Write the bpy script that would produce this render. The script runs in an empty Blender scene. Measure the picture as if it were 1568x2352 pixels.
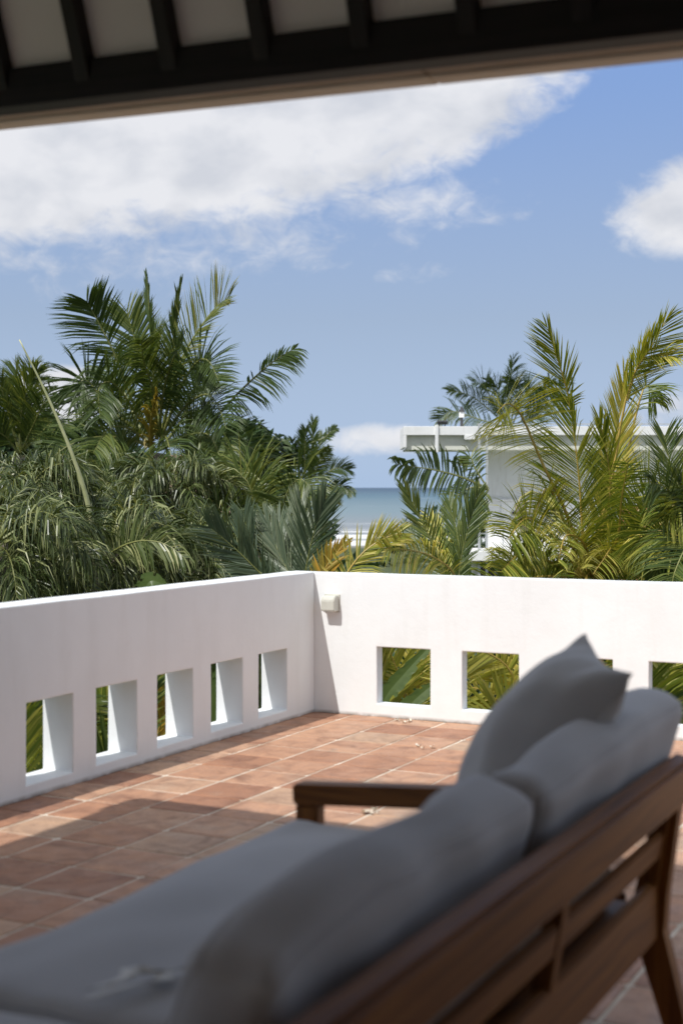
import bpy, bmesh, math, random
from mathutils import Vector, Matrix, noise
R = math.radians
sc = bpy.context.scene
COL = sc.collection
rnd = random.Random(7)

# ---------------------------------------------------------------- camera
H = 1.40                      # eye height above the terrace floor (z = 0)
FPX = 3267.0                  # focal length in pixels of a 1568 px wide picture (50 mm on 24 mm)
cam = bpy.data.cameras.new('Camera')
camo = bpy.data.objects.new('Camera', cam)
COL.objects.link(camo)
sc.camera = camo
camo.location = (0, 0, H)
camo.rotation_euler = (R(90), 0, 0)
cam.sensor_fit = 'VERTICAL'
cam.sensor_height = 36.0
cam.sensor_width = 24.0
cam.lens = 50.0
cam.shift_y = -56.0 / 2352.0
cam.clip_start = 0.05
cam.clip_end = 90000
cam.dof.use_dof = True
cam.dof.focus_distance = 14.0
cam.dof.aperture_fstop = 2.5

# ---------------------------------------------------------------- sun, sky, exposure
UX, UY = 0.4477, 0.8942       # terrace axes: u runs away along the left parapet, v to the right along the far one
def W(u, v, z=0.0):
    return Vector((UX * u + UY * v, UY * u - UX * v, z))
def UV(x, y):
    return UX * x + UY * y, UY * x - UX * y
ANG = math.atan2(UX, UY)
ltravel = Vector((0.69 * UX + 0.202 * UY, 0.69 * UY - 0.202 * UX, -1.0)).normalized()
sunl = bpy.data.lights.new('sun', 'SUN')
suno = bpy.data.objects.new('sun', sunl)
COL.objects.link(suno)
sunl.energy = 3.05
sunl.angle = R(0.55)
sunl.color = (1.0, 0.98, 0.94)
suno.rotation_euler = ltravel.to_track_quat('-Z', 'Y').to_euler()
suno.location = (-8, -10, 20)

world = bpy.data.worlds.new('World')
sc.world = world
world.use_nodes = True
wt = world.node_tree
wt.nodes.clear()
def wn(t, **k):
    n = wt.nodes.new(t)
    for a, b in k.items():
        setattr(n, a, b)
    return n
def wl(a, b):
    wt.links.new(a, b)
def wmath(op, a, b=None, clamp=False):
    n = wn('ShaderNodeMath', operation=op, use_clamp=clamp)
    for i, s in enumerate((a, b)):
        if s is None:
            continue
        if isinstance(s, (int, float)):
            n.inputs[i].default_value = s
        else:
            wl(s, n.inputs[i])
    return n.outputs[0]
sky = wn('ShaderNodeTexSky', sky_type='NISHITA')
sky.sun_disc = False
tosun = -ltravel
sky.sun_elevation = math.asin(tosun.z)
sky.sun_rotation = math.atan2(tosun.x, tosun.y)
sky.altitude = 10
sky.air_density = 1.4
sky.dust_density = 1.2
sky.ozone_density = 1.2
tc = wn('ShaderNodeTexCoord')
sep = wn('ShaderNodeSeparateXYZ')
wl(tc.outputs['Generated'], sep.inputs[0])
az = wmath('ARCTAN2', sep.outputs[0], sep.outputs[1])
el = wmath('ARCSINE', sep.outputs[2])
cmb = wn('ShaderNodeCombineXYZ')
wl(az, cmb.inputs[0]); wl(el, cmb.inputs[1])
mp = wn('ShaderNodeMapping')
mp.inputs['Rotation'].default_value = (0, 0, R(-14))
mp.inputs['Scale'].default_value = (1.0, 1.55, 1.0)
wl(cmb.outputs[0], mp.inputs[0])
def wnoise(scale, detail, rough, vec, dist=0.0):
    n = wn('ShaderNodeTexNoise')
    n.inputs['Scale'].default_value = scale
    n.inputs['Detail'].default_value = detail
    n.inputs['Roughness'].default_value = rough
    n.inputs['Distortion'].default_value = dist
    wl(vec, n.inputs['Vector'])
    return n.outputs[0]
def mixnoise(vec):
    a = wnoise(11, 6, 0.52, vec, 0.2)
    b = wnoise(38, 9, 0.62, vec, 0.5)
    return wmath('ADD', wmath('MULTIPLY', a, 0.55), wmath('MULTIPLY', b, 0.45))
n1 = mixnoise(mp.outputs[0])
mp2 = wn('ShaderNodeMapping')
mp2.inputs['Location'].default_value = (0.010, -0.030, 0)
wl(mp.outputs[0], mp2.inputs[0])
ra_ = wnoise(15, 4, 0.5, mp.outputs[0], 0.2)
rb_ = wnoise(15, 4, 0.5, mp2.outputs[0], 0.2)
n0 = wnoise(3.0, 3, 0.5, tc.outputs['Generated'])
def cloud(px, py, rx, ry, amp=1.0, tilt=0.0):
    """soft elliptical cloud bank at an azimuth / elevation (given in picture degrees)"""
    a0, e0 = math.atan((px - 784) / FPX), math.atan((1120 - py) / FPX)
    dx = wmath('SUBTRACT', az, a0)
    dy = wmath('SUBTRACT', el, e0)
    c, s = math.cos(tilt), math.sin(tilt)
    xx = wmath('ADD', wmath('MULTIPLY', dx, c), wmath('MULTIPLY', dy, s))
    yy = wmath('SUBTRACT', wmath('MULTIPLY', dy, c), wmath('MULTIPLY', dx, s))
    q = wmath('ADD', wmath('POWER', wmath('ABSOLUTE', wmath('DIVIDE', xx, rx / FPX)), 2.0),
              wmath('POWER', wmath('ABSOLUTE', wmath('DIVIDE', yy, ry / FPX)), 2.0))
    return wmath('MULTIPLY', wmath('SUBTRACT', 1.0, q), amp)
banks = [cloud(120, 360, 720, 225, 1.5, R(3)), cloud(600, 300, 640, 230, 1.5, R(12)),
         cloud(1020, 225, 375, 175, 1.3, R(16)), cloud(100, 120, 1000, 280, 1.4, R(4)),
         cloud(1630, 505, 240, 130, 1.3), cloud(880, 1012, 175, 46, 1.0), cloud(130, 915, 135, 80, 1.7),
         cloud(1560, 950, 150, 55, 0.55), cloud(560, 520, 640, 120, 0.35, R(8)), cloud(905, 622, 100, 20, 0.15), cloud(720, 605, 110, 26, 0.12)]
F = banks[0]
for b in banks[1:]:
    F = wmath('MAXIMUM', F, b)
# the same broken cloud cover carries on round the rest of the sky
away = wmath('MULTIPLY', wmath('SUBTRACT', wmath('ABSOLUTE', az), 0.33), 5.0, True)
gen = wmath('MULTIPLY', wmath('SUBTRACT', n0, 0.42), 5.0)
gen = wmath('SUBTRACT', wmath('MULTIPLY', away, wmath('ADD', gen, 2.0)), 2.0)
F = wmath('MAXIMUM', F, gen)
F = wmath('MAXIMUM', F, -2.2)
dens = wmath('ADD', F, wmath('MULTIPLY', wmath('SUBTRACT', n1, 0.5), 3.2))
mr = wn('ShaderNodeMapRange', interpolation_type='SMOOTHSTEP')
mr.inputs['From Min'].default_value = 0.0
mr.inputs['From Max'].default_value = 1.0
wl(dens, mr.inputs['Value'])
cl = wmath('MULTIPLY', mr.outputs[0], 0.93)
relief = wmath('ADD', wmath('MULTIPLY', wmath('SUBTRACT', ra_, rb_), 2.2), 0.58, True)
ramp = wn('ShaderNodeValToRGB')
ramp.color_ramp.elements[0].color = (4.25, 4.38, 4.70, 1)
ramp.color_ramp.elements[0].position = 0.15
ramp.color_ramp.elements[1].color = (5.41, 5.43, 5.59, 1)
ramp.color_ramp.elements[1].position = 0.8
wl(relief, ramp.inputs[0])
mix = wn('ShaderNodeMix', data_type='RGBA')
wl(cl, mix.inputs['Factor'])
hs = wn('ShaderNodeHueSaturation')
hs.inputs['Saturation'].default_value = 0.38
hs.inputs['Value'].default_value = 1.0
wl(sky.outputs[0], hs.inputs['Color'])
# humid sea air: the lower sky is an even pale blue all round the horizon
hz_ = wn('ShaderNodeMapRange')
hz_.inputs['From Min'].default_value = 0.0
hz_.inputs['From Max'].default_value = R(16)
wl(el, hz_.inputs['Value'])
hr = wn('ShaderNodeValToRGB')
hr.color_ramp.elements[0].color = (2.59, 3.49, 4.95, 1)
hr.color_ramp.elements[1].color = (1.20, 2.15, 4.39, 1)
e_ = hr.color_ramp.elements.new(0.42)
e_.color = (2.01, 2.74, 4.01, 1)
wl(hz_.outputs[0], hr.inputs[0])
hf = wn('ShaderNodeMapRange', interpolation_type='SMOOTHSTEP')
hf.inputs['From Min'].default_value = R(14)
hf.inputs['From Max'].default_value = R(42)
hf.inputs['To Min'].default_value = 0.9
hf.inputs['To Max'].default_value = 0.0
wl(el, hf.inputs['Value'])
hm = wn('ShaderNodeMix', data_type='RGBA')
wl(hf.outputs[0], hm.inputs['Factor'])
wl(hs.outputs[0], hm.inputs['A'])
wl(hr.outputs[0], hm.inputs['B'])
wl(hm.outputs['Result'], mix.inputs['A'])
wl(ramp.outputs[0], mix.inputs['B'])
bg = wn('ShaderNodeBackground')
bg.inputs['Strength'].default_value = 0.115
wl(mix.outputs['Result'], bg.inputs['Color'])
wo = wn('ShaderNodeOutputWorld')
wl(bg.outputs[0], wo.inputs[0])

vs = sc.view_settings
vs.view_transform = 'Standard'
vs.look = 'None'
vs.exposure = 0.45
vs.gamma = 1.0
vs.use_curve_mapping = False
sc.cycles.max_bounces = 8
sc.cycles.diffuse_bounces = 5
sc.cycles.transparent_max_bounces = 8

# ---------------------------------------------------------------- helpers
def at(px, py, Y):
    """point at depth Y on the sight line through a picture position (1568 x 2352 grid)"""
    return Vector(((px - 784) / FPX * Y, Y, H - (py - 1120) / FPX * Y))

def link(o):
    COL.objects.link(o)
    return o
def tag(o, label=None, cat=None, group=None, kind=None):
    if label: o['label'] = label
    if cat: o['category'] = cat
    if group: o['group'] = group
    if kind: o['kind'] = kind
    return o
def empty(name, loc=(0, 0, 0), rz=0.0):
    o = bpy.data.objects.new(name, None)
    o.location = loc
    o.rotation_euler = (0, 0, rz)
    o.empty_display_size = 0.1
    return link(o)
def meshobj(name, me, mat=None, parent=None, loc=None, rot=None):
    o = bpy.data.objects.new(name, me)
    if mat is not None and len(me.materials) == 0:
        for m in (mat if isinstance(mat, (list, tuple)) else [mat]):
            me.materials.append(m)
    if parent: o.parent = parent
    if loc is not None: o.location = loc
    if rot is not None: o.rotation_euler = rot
    return link(o)
def from_bm(name, bm, mat=None, parent=None, loc=None, rot=None, smooth=False):
    me = bpy.data.meshes.new(name)
    bmesh.ops.recalc_face_normals(bm, faces=bm.faces)
    bm.to_mesh(me)
    bm.free()
    if smooth:
        me.polygons.foreach_set('use_smooth', [True] * len(me.polygons))
    return meshobj(name, me, mat, parent, loc, rot)
def bbox_bm(bm, lo, hi, bev=0.0):
    vs_ = [bm.verts.new((x, y, z)) for x in (lo[0], hi[0]) for y in (lo[1], hi[1]) for z in (lo[2], hi[2])]
    fs = [(0, 1, 3, 2), (4, 6, 7, 5), (0, 4, 5, 1), (2, 3, 7, 6), (0, 2, 6, 4), (1, 5, 7, 3)]
    faces = [bm.faces.new([vs_[i] for i in f]) for f in fs]
    if bev:
        es = list({e for f in faces for e in f.edges})
        bmesh.ops.bevel(bm, geom=es, offset=bev, segments=2, affect='EDGES', profile=0.5)
def box(name, lo, hi, mat, parent=None, bev=0.0, loc=None, rot=None):
    bm = bmesh.new()
    bbox_bm(bm, lo, hi, bev)
    return from_bm(name, bm, mat, parent, loc, rot)
def bar_bm(bm, p0, p1, w, h, up=Vector((0, 0, 1)), w1=None, h1=None):
    """rectangular bar from p0 to p1, optionally tapering"""
    p0, p1 = Vector(p0), Vector(p1)
    t = (p1 - p0).normalized()
    s = t.cross(up).normalized()
    n = s.cross(t).normalized()
    w1 = w if w1 is None else w1
    h1 = h if h1 is None else h1
    v = []
    for p, a, b in ((p0, w, h), (p1, w1, h1)):
        for i, j in ((-1, -1), (1, -1), (1, 1), (-1, 1)):
            v.append(bm.verts.new(p + s * (i * a / 2) + n * (j * b / 2)))
    for f in ((3, 2, 1, 0), (4, 5, 6, 7), (0, 1, 5, 4), (1, 2, 6, 5), (2, 3, 7, 6), (3, 0, 4, 7)):
        bm.faces.new([v[i] for i in f])
def tube_bm(bm, pts, rad, sides=8, cap=True):
    rings = []
    up = Vector((0.13, 0.31, 0.94))
    for i, p in enumerate(pts):
        a = pts[max(0, i - 1)]
        b = pts[min(len(pts) - 1, i + 1)]
        t = (Vector(b) - Vector(a)).normalized()
        s = t.cross(up)
        if s.length < 1e-3: s = t.cross(Vector((1, 0, 0)))
        s.normalize()
        n = s.cross(t)
        r = rad[i] if isinstance(rad, (list, tuple)) else rad
        rings.append([bm.verts.new(Vector(p) + (s * math.cos(k * 2 * math.pi / sides) + n * math.sin(k * 2 * math.pi / sides)) * r) for k in range(sides)])
    for a, b in zip(rings, rings[1:]):
        for k in range(sides):
            bm.faces.new((a[k], a[(k + 1) % sides], b[(k + 1) % sides], b[k]))
    if cap:
        bm.faces.new(rings[0][::-1])
        bm.faces.new(rings[-1])

# ---------------------------------------------------------------- materials
def newmat(name):
    m = bpy.data.materials.new(name)
    m.use_nodes = True
    nt = m.node_tree
    b = nt.nodes['Principled BSDF']
    return m, nt, b
def N(nt, t, **k):
    n = nt.nodes.new(t)
    for a, b in k.items():
        setattr(n, a, b)
    return n
def noise_n(nt, vec, scale, detail=4, rough=0.55, dist=0.0):
    n = N(nt, 'ShaderNodeTexNoise')
    n.inputs['Scale'].default_value = scale
    n.inputs['Detail'].default_value = detail
    n.inputs['Roughness'].default_value = rough
    n.inputs['Distortion'].default_value = dist
    nt.links.new(vec, n.inputs['Vector'])
    return n.outputs[0]
def ramp_n(nt, fac, stops):
    r = N(nt, 'ShaderNodeValToRGB')
    while len(r.color_ramp.elements) < len(stops):
        r.color_ramp.elements.new(0.5)
    for e, (p, c) in zip(r.color_ramp.elements, stops):
        e.position = p
        e.color = (*c, 1) if len(c) == 3 else c
    nt.links.new(fac, r.inputs[0])
    return r.outputs[0]
def mix_n(nt, fac, a, b, mode='MIX'):
    m = N(nt, 'ShaderNodeMix', data_type='RGBA', blend_type=mode)
    for s, v in (('Factor', fac), ('A', a), ('B', b)):
        if isinstance(v, (int, float)):
            m.inputs[s].default_value = v
        elif isinstance(v, tuple):
            m.inputs[s].default_value = (*v, 1) if len(v) == 3 else v
        else:
            nt.links.new(v, m.inputs[s])
    return m.outputs['Result']
def bump_n(nt, b, height, strength, dist=0.01):
    n = N(nt, 'ShaderNodeBump')
    n.inputs['Strength'].default_value = strength
    n.inputs['Distance'].default_value = dist
    nt.links.new(height, n.inputs['Height'])
    nt.links.new(n.outputs[0], b.inputs['Normal'])
def coords(nt, kind='Object', scale=None):
    t = N(nt, 'ShaderNodeTexCoord')
    if scale is None:
        return t.outputs[kind]
    m = N(nt, 'ShaderNodeMapping')
    m.inputs['Scale'].default_value = scale
    nt.links.new(t.outputs[kind], m.inputs[0])
    return m.outputs[0]
def geo_pos(nt, scale=None):
    g = N(nt, 'ShaderNodeNewGeometry')
    if scale is None:
        return g.outputs['Position']
    m = N(nt, 'ShaderNodeMapping')
    m.inputs['Scale'].default_value = scale
    nt.links.new(g.outputs['Position'], m.inputs[0])
    return m.outputs[0]

def plaster(name, col=(0.805, 0.825, 0.828), dirt=0.05, base=True):
    m, nt, b = newmat(name)
    p = geo_pos(nt)
    n1_ = noise_n(nt, p, 1.6, 5, 0.6)
    n2_ = noise_n(nt, p, 60, 3, 0.6)
    n3_ = noise_n(nt, geo_pos(nt, (9, 9, 1.1)), 1.0, 4, 0.6)      # vertical run-off streaks
    c = ramp_n(nt, n1_, [(0.3, tuple(x * 0.93 for x in col)), (0.65, col)])
    st = ramp_n(nt, n3_, [(0.52, (1, 1, 1)), (0.8, (1 - dirt, 1 - dirt * 1.1, 1 - dirt * 1.25))])
    c = mix_n(nt, 1.0, c, st, 'MULTIPLY')
    if base:
        # splash dirt along the foot of the wall
        s = N(nt, 'ShaderNodeSeparateXYZ')
        nt.links.new(p, s.inputs[0])
        f = N(nt, 'ShaderNodeMapRange')
        f.inputs['From Min'].default_value = 0.024
        f.inputs['From Max'].default_value = 0.0
        nt.links.new(s.outputs[2], f.inputs[0])
        mm = N(nt, 'ShaderNodeMath', operation='MULTIPLY')
        nt.links.new(f.outputs[0], mm.inputs[0])
        nt.links.new(ramp_n(nt, noise_n(nt, p, 14, 4), [(0.22, (0.15, 0.15, 0.15)), (0.55, (1, 1, 1))]), mm.inputs[1])
        c = mix_n(nt, mm.outputs[0], c, (0.25, 0.22, 0.19))
    nt.links.new(c, b.inputs['Base Color'])
    b.inputs['Roughness'].default_value = 0.75
    add = N(nt, 'ShaderNodeMath', operation='ADD')
    nt.links.new(n2_, add.inputs[0])
    mu = N(nt, 'ShaderNodeMath', operation='MULTIPLY')
    nt.links.new(noise_n(nt, p, 7, 2), mu.inputs[0])
    mu.inputs[1].default_value = 3.0
    nt.links.new(mu.outputs[0], add.inputs[1])
    bump_n(nt, b, add.outputs[0], 0.22, 0.004)
    return m
M_WALL = plaster('white_plaster')
M_BWALL = plaster('house_paint', (0.79, 0.80, 0.79), 0.18, False)
M_BWHITE = plaster('white_trim_paint', (0.82, 0.82, 0.81), 0.10, False)
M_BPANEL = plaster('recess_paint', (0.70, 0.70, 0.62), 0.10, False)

def tile_mat():
    m, nt, b = newmat('terracotta')
    oi = N(nt, 'ShaderNodeObjectInfo')
    p = geo_pos(nt)
    c = ramp_n(nt, oi.outputs['Random'], [(0.0, (0.35, 0.172, 0.102)), (0.3, (0.42, 0.218, 0.132)), (0.6, (0.47, 0.262, 0.165)), (0.85, (0.50, 0.305, 0.200)), (1.0, (0.44, 0.300, 0.205))])
    v = ramp_n(nt, noise_n(nt, p, 6.5, 8, 0.68, 1.0), [(0.30, (0.55, 0.50, 0.48)), (0.5, (0.95, 0.94, 0.93)), (0.75, (1.22, 1.20, 1.12))])
    c = mix_n(nt, 1.0, c, v, 'MULTIPLY')
    haze_ = ramp_n(nt, noise_n(nt, p, 2.3, 5, 0.65, 0.4), [(0.56, (0, 0, 0)), (0.78, (0.55, 0.55, 0.55))])
    c = mix_n(nt, haze_, c, (0.50, 0.40, 0.30))
    g = ramp_n(nt, noise_n(nt, p, 90, 2), [(0.35, (0.86, 0.85, 0.84)), (0.6, (1, 1, 1))])
    c = mix_n(nt, 1.0, c, g, 'MULTIPLY')
    nt.links.new(c, b.inputs['Base Color'])
    nt.links.new(ramp_n(nt, noise_n(nt, p, 9, 4), [(0.3, (0.45,) * 3), (0.7, (0.72,) * 3)]), b.inputs['Roughness'])
    bump_n(nt, b, noise_n(nt, p, 26, 6, 0.6), 0.35, 0.006)
    return m
M_TILE = tile_mat()
def simple(name, c1, c2, scale, rough, bump=0.2, bd=0.004, det=5, sc3=None, spec=None):
    m, nt, b = newmat(name)
    p = coords(nt, 'Object', sc3) if sc3 else geo_pos(nt)
    n_ = noise_n(nt, p, scale, det, 0.6, 0.3)
    nt.links.new(ramp_n(nt, n_, [(0.3, c1), (0.7, c2)]), b.inputs['Base Color'])
    b.inputs['Roughness'].default_value = rough
    if spec is not None:
        b.inputs['Specular IOR Level'].default_value = spec
    if bump:
        bump_n(nt, b, n_, bump, bd)
    return m
M_GROUT = simple('pale_mortar', (0.36, 0.285, 0.21), (0.82, 0.74, 0.62), 4, 0.9)
M_SLAB = simple('concrete', (0.40, 0.39, 0.37), (0.55, 0.54, 0.51), 3, 0.85)
def wood(name, c1, c2, c3, rough, axis=(1.2, 30, 30)):
    m, nt, b = newmat(name)
    p = coords(nt, 'Object', axis)
    n_ = noise_n(nt, p, 1.0, 6, 0.6, 1.2)
    nt.links.new(ramp_n(nt, n_, [(0.28, c1), (0.5, c2), (0.74, c3)]), b.inputs['Base Color'])
    b.inputs['Roughness'].default_value = rough
    b.inputs['Specular IOR Level'].default_value = 0.3
    bump_n(nt, b, n_, 0.25, 0.002)
    return m
M_TEAK = wood('oiled_teak', (0.085, 0.028, 0.005), (0.190, 0.070, 0.012), (0.30, 0.125, 0.026), 0.5)
M_TEAKZ = wood('oiled_teak_upright', (0.085, 0.028, 0.005), (0.190, 0.070, 0.012), (0.30, 0.125, 0.026), 0.5, (30, 30, 1.2))
M_BEAM = wood('dark_stained_beam', (0.006, 0.005, 0.005), (0.012, 0.010, 0.010), (0.020, 0.016, 0.015), 0.6)
M_RAFT = wood('dark_stained_rafter', (0.010, 0.008, 0.007), (0.018, 0.014, 0.013), (0.030, 0.022, 0.020), 0.55, (30, 1.2, 1.2))
M_FASC = wood('weathered_fascia', (0.52, 0.44, 0.36), (0.66, 0.58, 0.48), (0.76, 0.69, 0.60), 0.8)
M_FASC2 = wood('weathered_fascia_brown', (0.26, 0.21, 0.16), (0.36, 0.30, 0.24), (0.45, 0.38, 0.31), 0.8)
M_SOFFIT = simple('soffit_board', (0.78, 0.75, 0.71), (0.84, 0.81, 0.78), 2.5, 0.8, 0.1)
M_THATCH = simple('roof_shingle', (0.05, 0.04, 0.035), (0.12, 0.10, 0.08), 8, 0.9, 0.5, 0.02)
def fabric(name, c1, c2):
    m, nt, b = newmat(name)
    p = coords(nt, 'Object')
    n_ = noise_n(nt, p, 2.5, 4, 0.55)
    nt.links.new(ramp_n(nt, n_, [(0.3, c1), (0.7, c2)]), b.inputs['Base Color'])
    b.inputs['Roughness'].default_value = 0.9
    b.inputs['Sheen Weight'].default_value = 0.25
    b.inputs['Sheen Roughness'].default_value = 0.5
    wv = N(nt, 'ShaderNodeTexWave')
    wv.inputs['Scale'].default_value = 160
    nt.links.new(p, wv.inputs['Vector'])
    bump_n(nt, b, wv.outputs[0], 0.12, 0.001)
    return m
M_FAB = fabric('grey_canvas', (0.405, 0.408, 0.425), (0.455, 0.458, 0.475))
M_FABD = fabric('charcoal_canvas', (0.43, 0.432, 0.435), (0.48, 0.482, 0.485))
M_RIBBON = fabric('pale_webbing', (0.72, 0.72, 0.69), (0.82, 0.82, 0.80))
M_LAMP = simple('lamp_casting', (0.50, 0.50, 0.44), (0.58, 0.58, 0.52), 20, 0.5, 0.05)
M_STEEL = simple('galvanised_steel', (0.38, 0.40, 0.41), (0.52, 0.54, 0.55), 6, 0.45, 0.05)
M_DARK = simple('dark_metal', (0.03, 0.03, 0.032), (0.06, 0.06, 0.062), 8, 0.5, 0.05)
def glass_mat():
    m, nt, b = newmat('window_glass')
    b.inputs['Base Color'].default_value = (0.03, 0.035, 0.04, 1)
    b.inputs['Roughness'].default_value = 0.06
    return m
M_GLASS = glass_mat()

def leafmat(name, stops, trans=0.32, rough=0.42):
    """foliage: colour by a per-leaflet random number and per-object shift, part of the light shines through"""
    m, nt, b = newmat(name)
    a = N(nt, 'ShaderNodeAttribute', attribute_name='var')
    oi = N(nt, 'ShaderNodeObjectInfo')
    sh = N(nt, 'ShaderNodeMath', operation='MULTIPLY_ADD')
    nt.links.new(oi.outputs['Random'], sh.inputs[0])
    sh.inputs[1].default_value = 0.22
    sh.inputs[2].default_value = -0.11
    ad = N(nt, 'ShaderNodeMath', operation='ADD')
    nt.links.new(a.outputs['Fac'], ad.inputs[0])
    nt.links.new(sh.outputs[0], ad.inputs[1])
    c = ramp_n(nt, ad.outputs[0], stops)
    nt.links.new(c, b.inputs['Base Color'])
    b.inputs['Roughness'].default_value = rough
    b.inputs['Specular IOR Level'].default_value = 0.45
    tr = N(nt, 'ShaderNodeBsdfTranslucent')
    tcol = mix_n(nt, 1.0, c, (1.25, 1.15, 0.45), 'MULTIPLY')
    nt.links.new(tcol, tr.inputs['Color'])
    mx = N(nt, 'ShaderNodeMixShader')
    mx.inputs[0].default_value = trans
    nt.links.new(b.outputs[0], mx.inputs[1])
    nt.links.new(tr.outputs[0], mx.inputs[2])
    nt.links.new(mx.outputs[0], nt.nodes['Material Output'].inputs[0])
    return m
L_COCO = leafmat('coconut_leaf', [(0.0, (0.040, 0.072, 0.018)), (0.45, (0.092, 0.135, 0.033)), (0.8, (0.20, 0.225, 0.055)), (1.0, (0.38, 0.34, 0.10))])
L_GOLD = leafmat('golden_coconut_leaf', [(0.0, (0.055, 0.100, 0.014)), (0.4, (0.165, 0.215, 0.028)), (0.75, (0.40, 0.40, 0.065)), (1.0, (0.66, 0.56, 0.15))], 0.36)
L_PLUME = leafmat('plume_palm_leaf', [(0.0, (0.030, 0.048, 0.012)), (0.5, (0.078, 0.108, 0.030)), (0.82, (0.22, 0.25, 0.10)), (1.0, (0.40, 0.40, 0.19))], 0.25, 0.36)
L_SILVER = leafmat('grey_green_leaf', [(0.0, (0.050, 0.085, 0.045)), (0.5, (0.105, 0.145, 0.085)), (1.0, (0.20, 0.23, 0.14))], 0.3)
L_YELLOW = leafmat('yellowing_leaf', [(0.0, (0.15, 0.16, 0.03)), (0.45, (0.38, 0.27, 0.04)), (1.0, (0.60, 0.33, 0.05))], 0.3)
L_DEAD = leafmat('dead_frond', [(0.0, (0.10, 0.07, 0.04)), (0.6, (0.20, 0.145, 0.085)), (1.0, (0.32, 0.25, 0.16))], 0.15, 0.7)
L_TREE = leafmat('broad_leaf', [(0.0, (0.020, 0.045, 0.016)), (0.6, (0.045, 0.085, 0.028)), (1.0, (0.085, 0.120, 0.045))], 0.22)
L_BANANA = leafmat('banana_leaf', [(0.0, (0.050, 0.090, 0.020)), (1.0, (0.12, 0.17, 0.045))], 0.38)
M_RACH = simple('green_rachis', (0.13, 0.15, 0.035), (0.21, 0.21, 0.06), 12, 0.5, 0.05)
M_RACHY = simple('golden_rachis', (0.36, 0.26, 0.05), (0.48, 0.33, 0.08), 12, 0.45, 0.05)
M_SPEAR = simple('pale_spear', (0.40, 0.42, 0.20), (0.55, 0.54, 0.30), 12, 0.5, 0.05)
M_TRUNK = simple('palm_trunk', (0.16, 0.13, 0.10), (0.30, 0.26, 0.21), 9, 0.9, 0.4, 0.01)
M_BARK = simple('tree_bark', (0.10, 0.08, 0.06), (0.20, 0.16, 0.12), 7, 0.9, 0.4, 0.01)
#==STRUCTURE==
# ---------------------------------------------------------------- setting: ground, sea
def ground():
    m, nt, b = newmat('ground_soil')
    p = geo_pos(nt)
    s = N(nt, 'ShaderNodeSeparateXYZ')
    nt.links.new(p, s.inputs[0])
    f = N(nt, 'ShaderNodeMapRange')
    f.inputs['From Min'].default_value = 120
    f.inputs['From Max'].default_value = 135
    nt.links.new(s.outputs[1], f.inputs[0])
    green = ramp_n(nt, noise_n(nt, p, 0.7, 6), [(0.3, (0.035, 0.05, 0.018)), (0.6, (0.07, 0.09, 0.03)), (0.8, (0.13, 0.11, 0.07))])
    sand = ramp_n(nt, noise_n(nt, p, 0.15, 5), [(0.3, (0.20, 0.19, 0.175)), (0.7, (0.30, 0.285, 0.26))])
    nt.links.new(mix_n(nt, f.outputs[0], green, sand), b.inputs['Base Color'])
    b.inputs['Roughness'].default_value = 0.9
    bump_n(nt, b, noise_n(nt, p, 3, 5), 0.5, 0.05)
    bm = bmesh.new()
    prof = [(-40000, -3.4), (-60, -3.4), (0, -3.4), (60, -3.4), (110, -3.5), (140, -4.3), (165, -5.4), (200, -6.9), (400, -14), (900, -30)]
    xs = [-40000, -400, -60, 0, 60, 400, 40000]
    g = [[bm.verts.new((x, y, z)) for x in xs] for y, z in prof]
    for r0, r1 in zip(g, g[1:]):
        for i in range(len(xs) - 1):
            bm.faces.new((r0[i], r0[i + 1], r1[i + 1], r1[i]))
    tag(from_bm('ground', bm, m), kind='structure')
ground()
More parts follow.
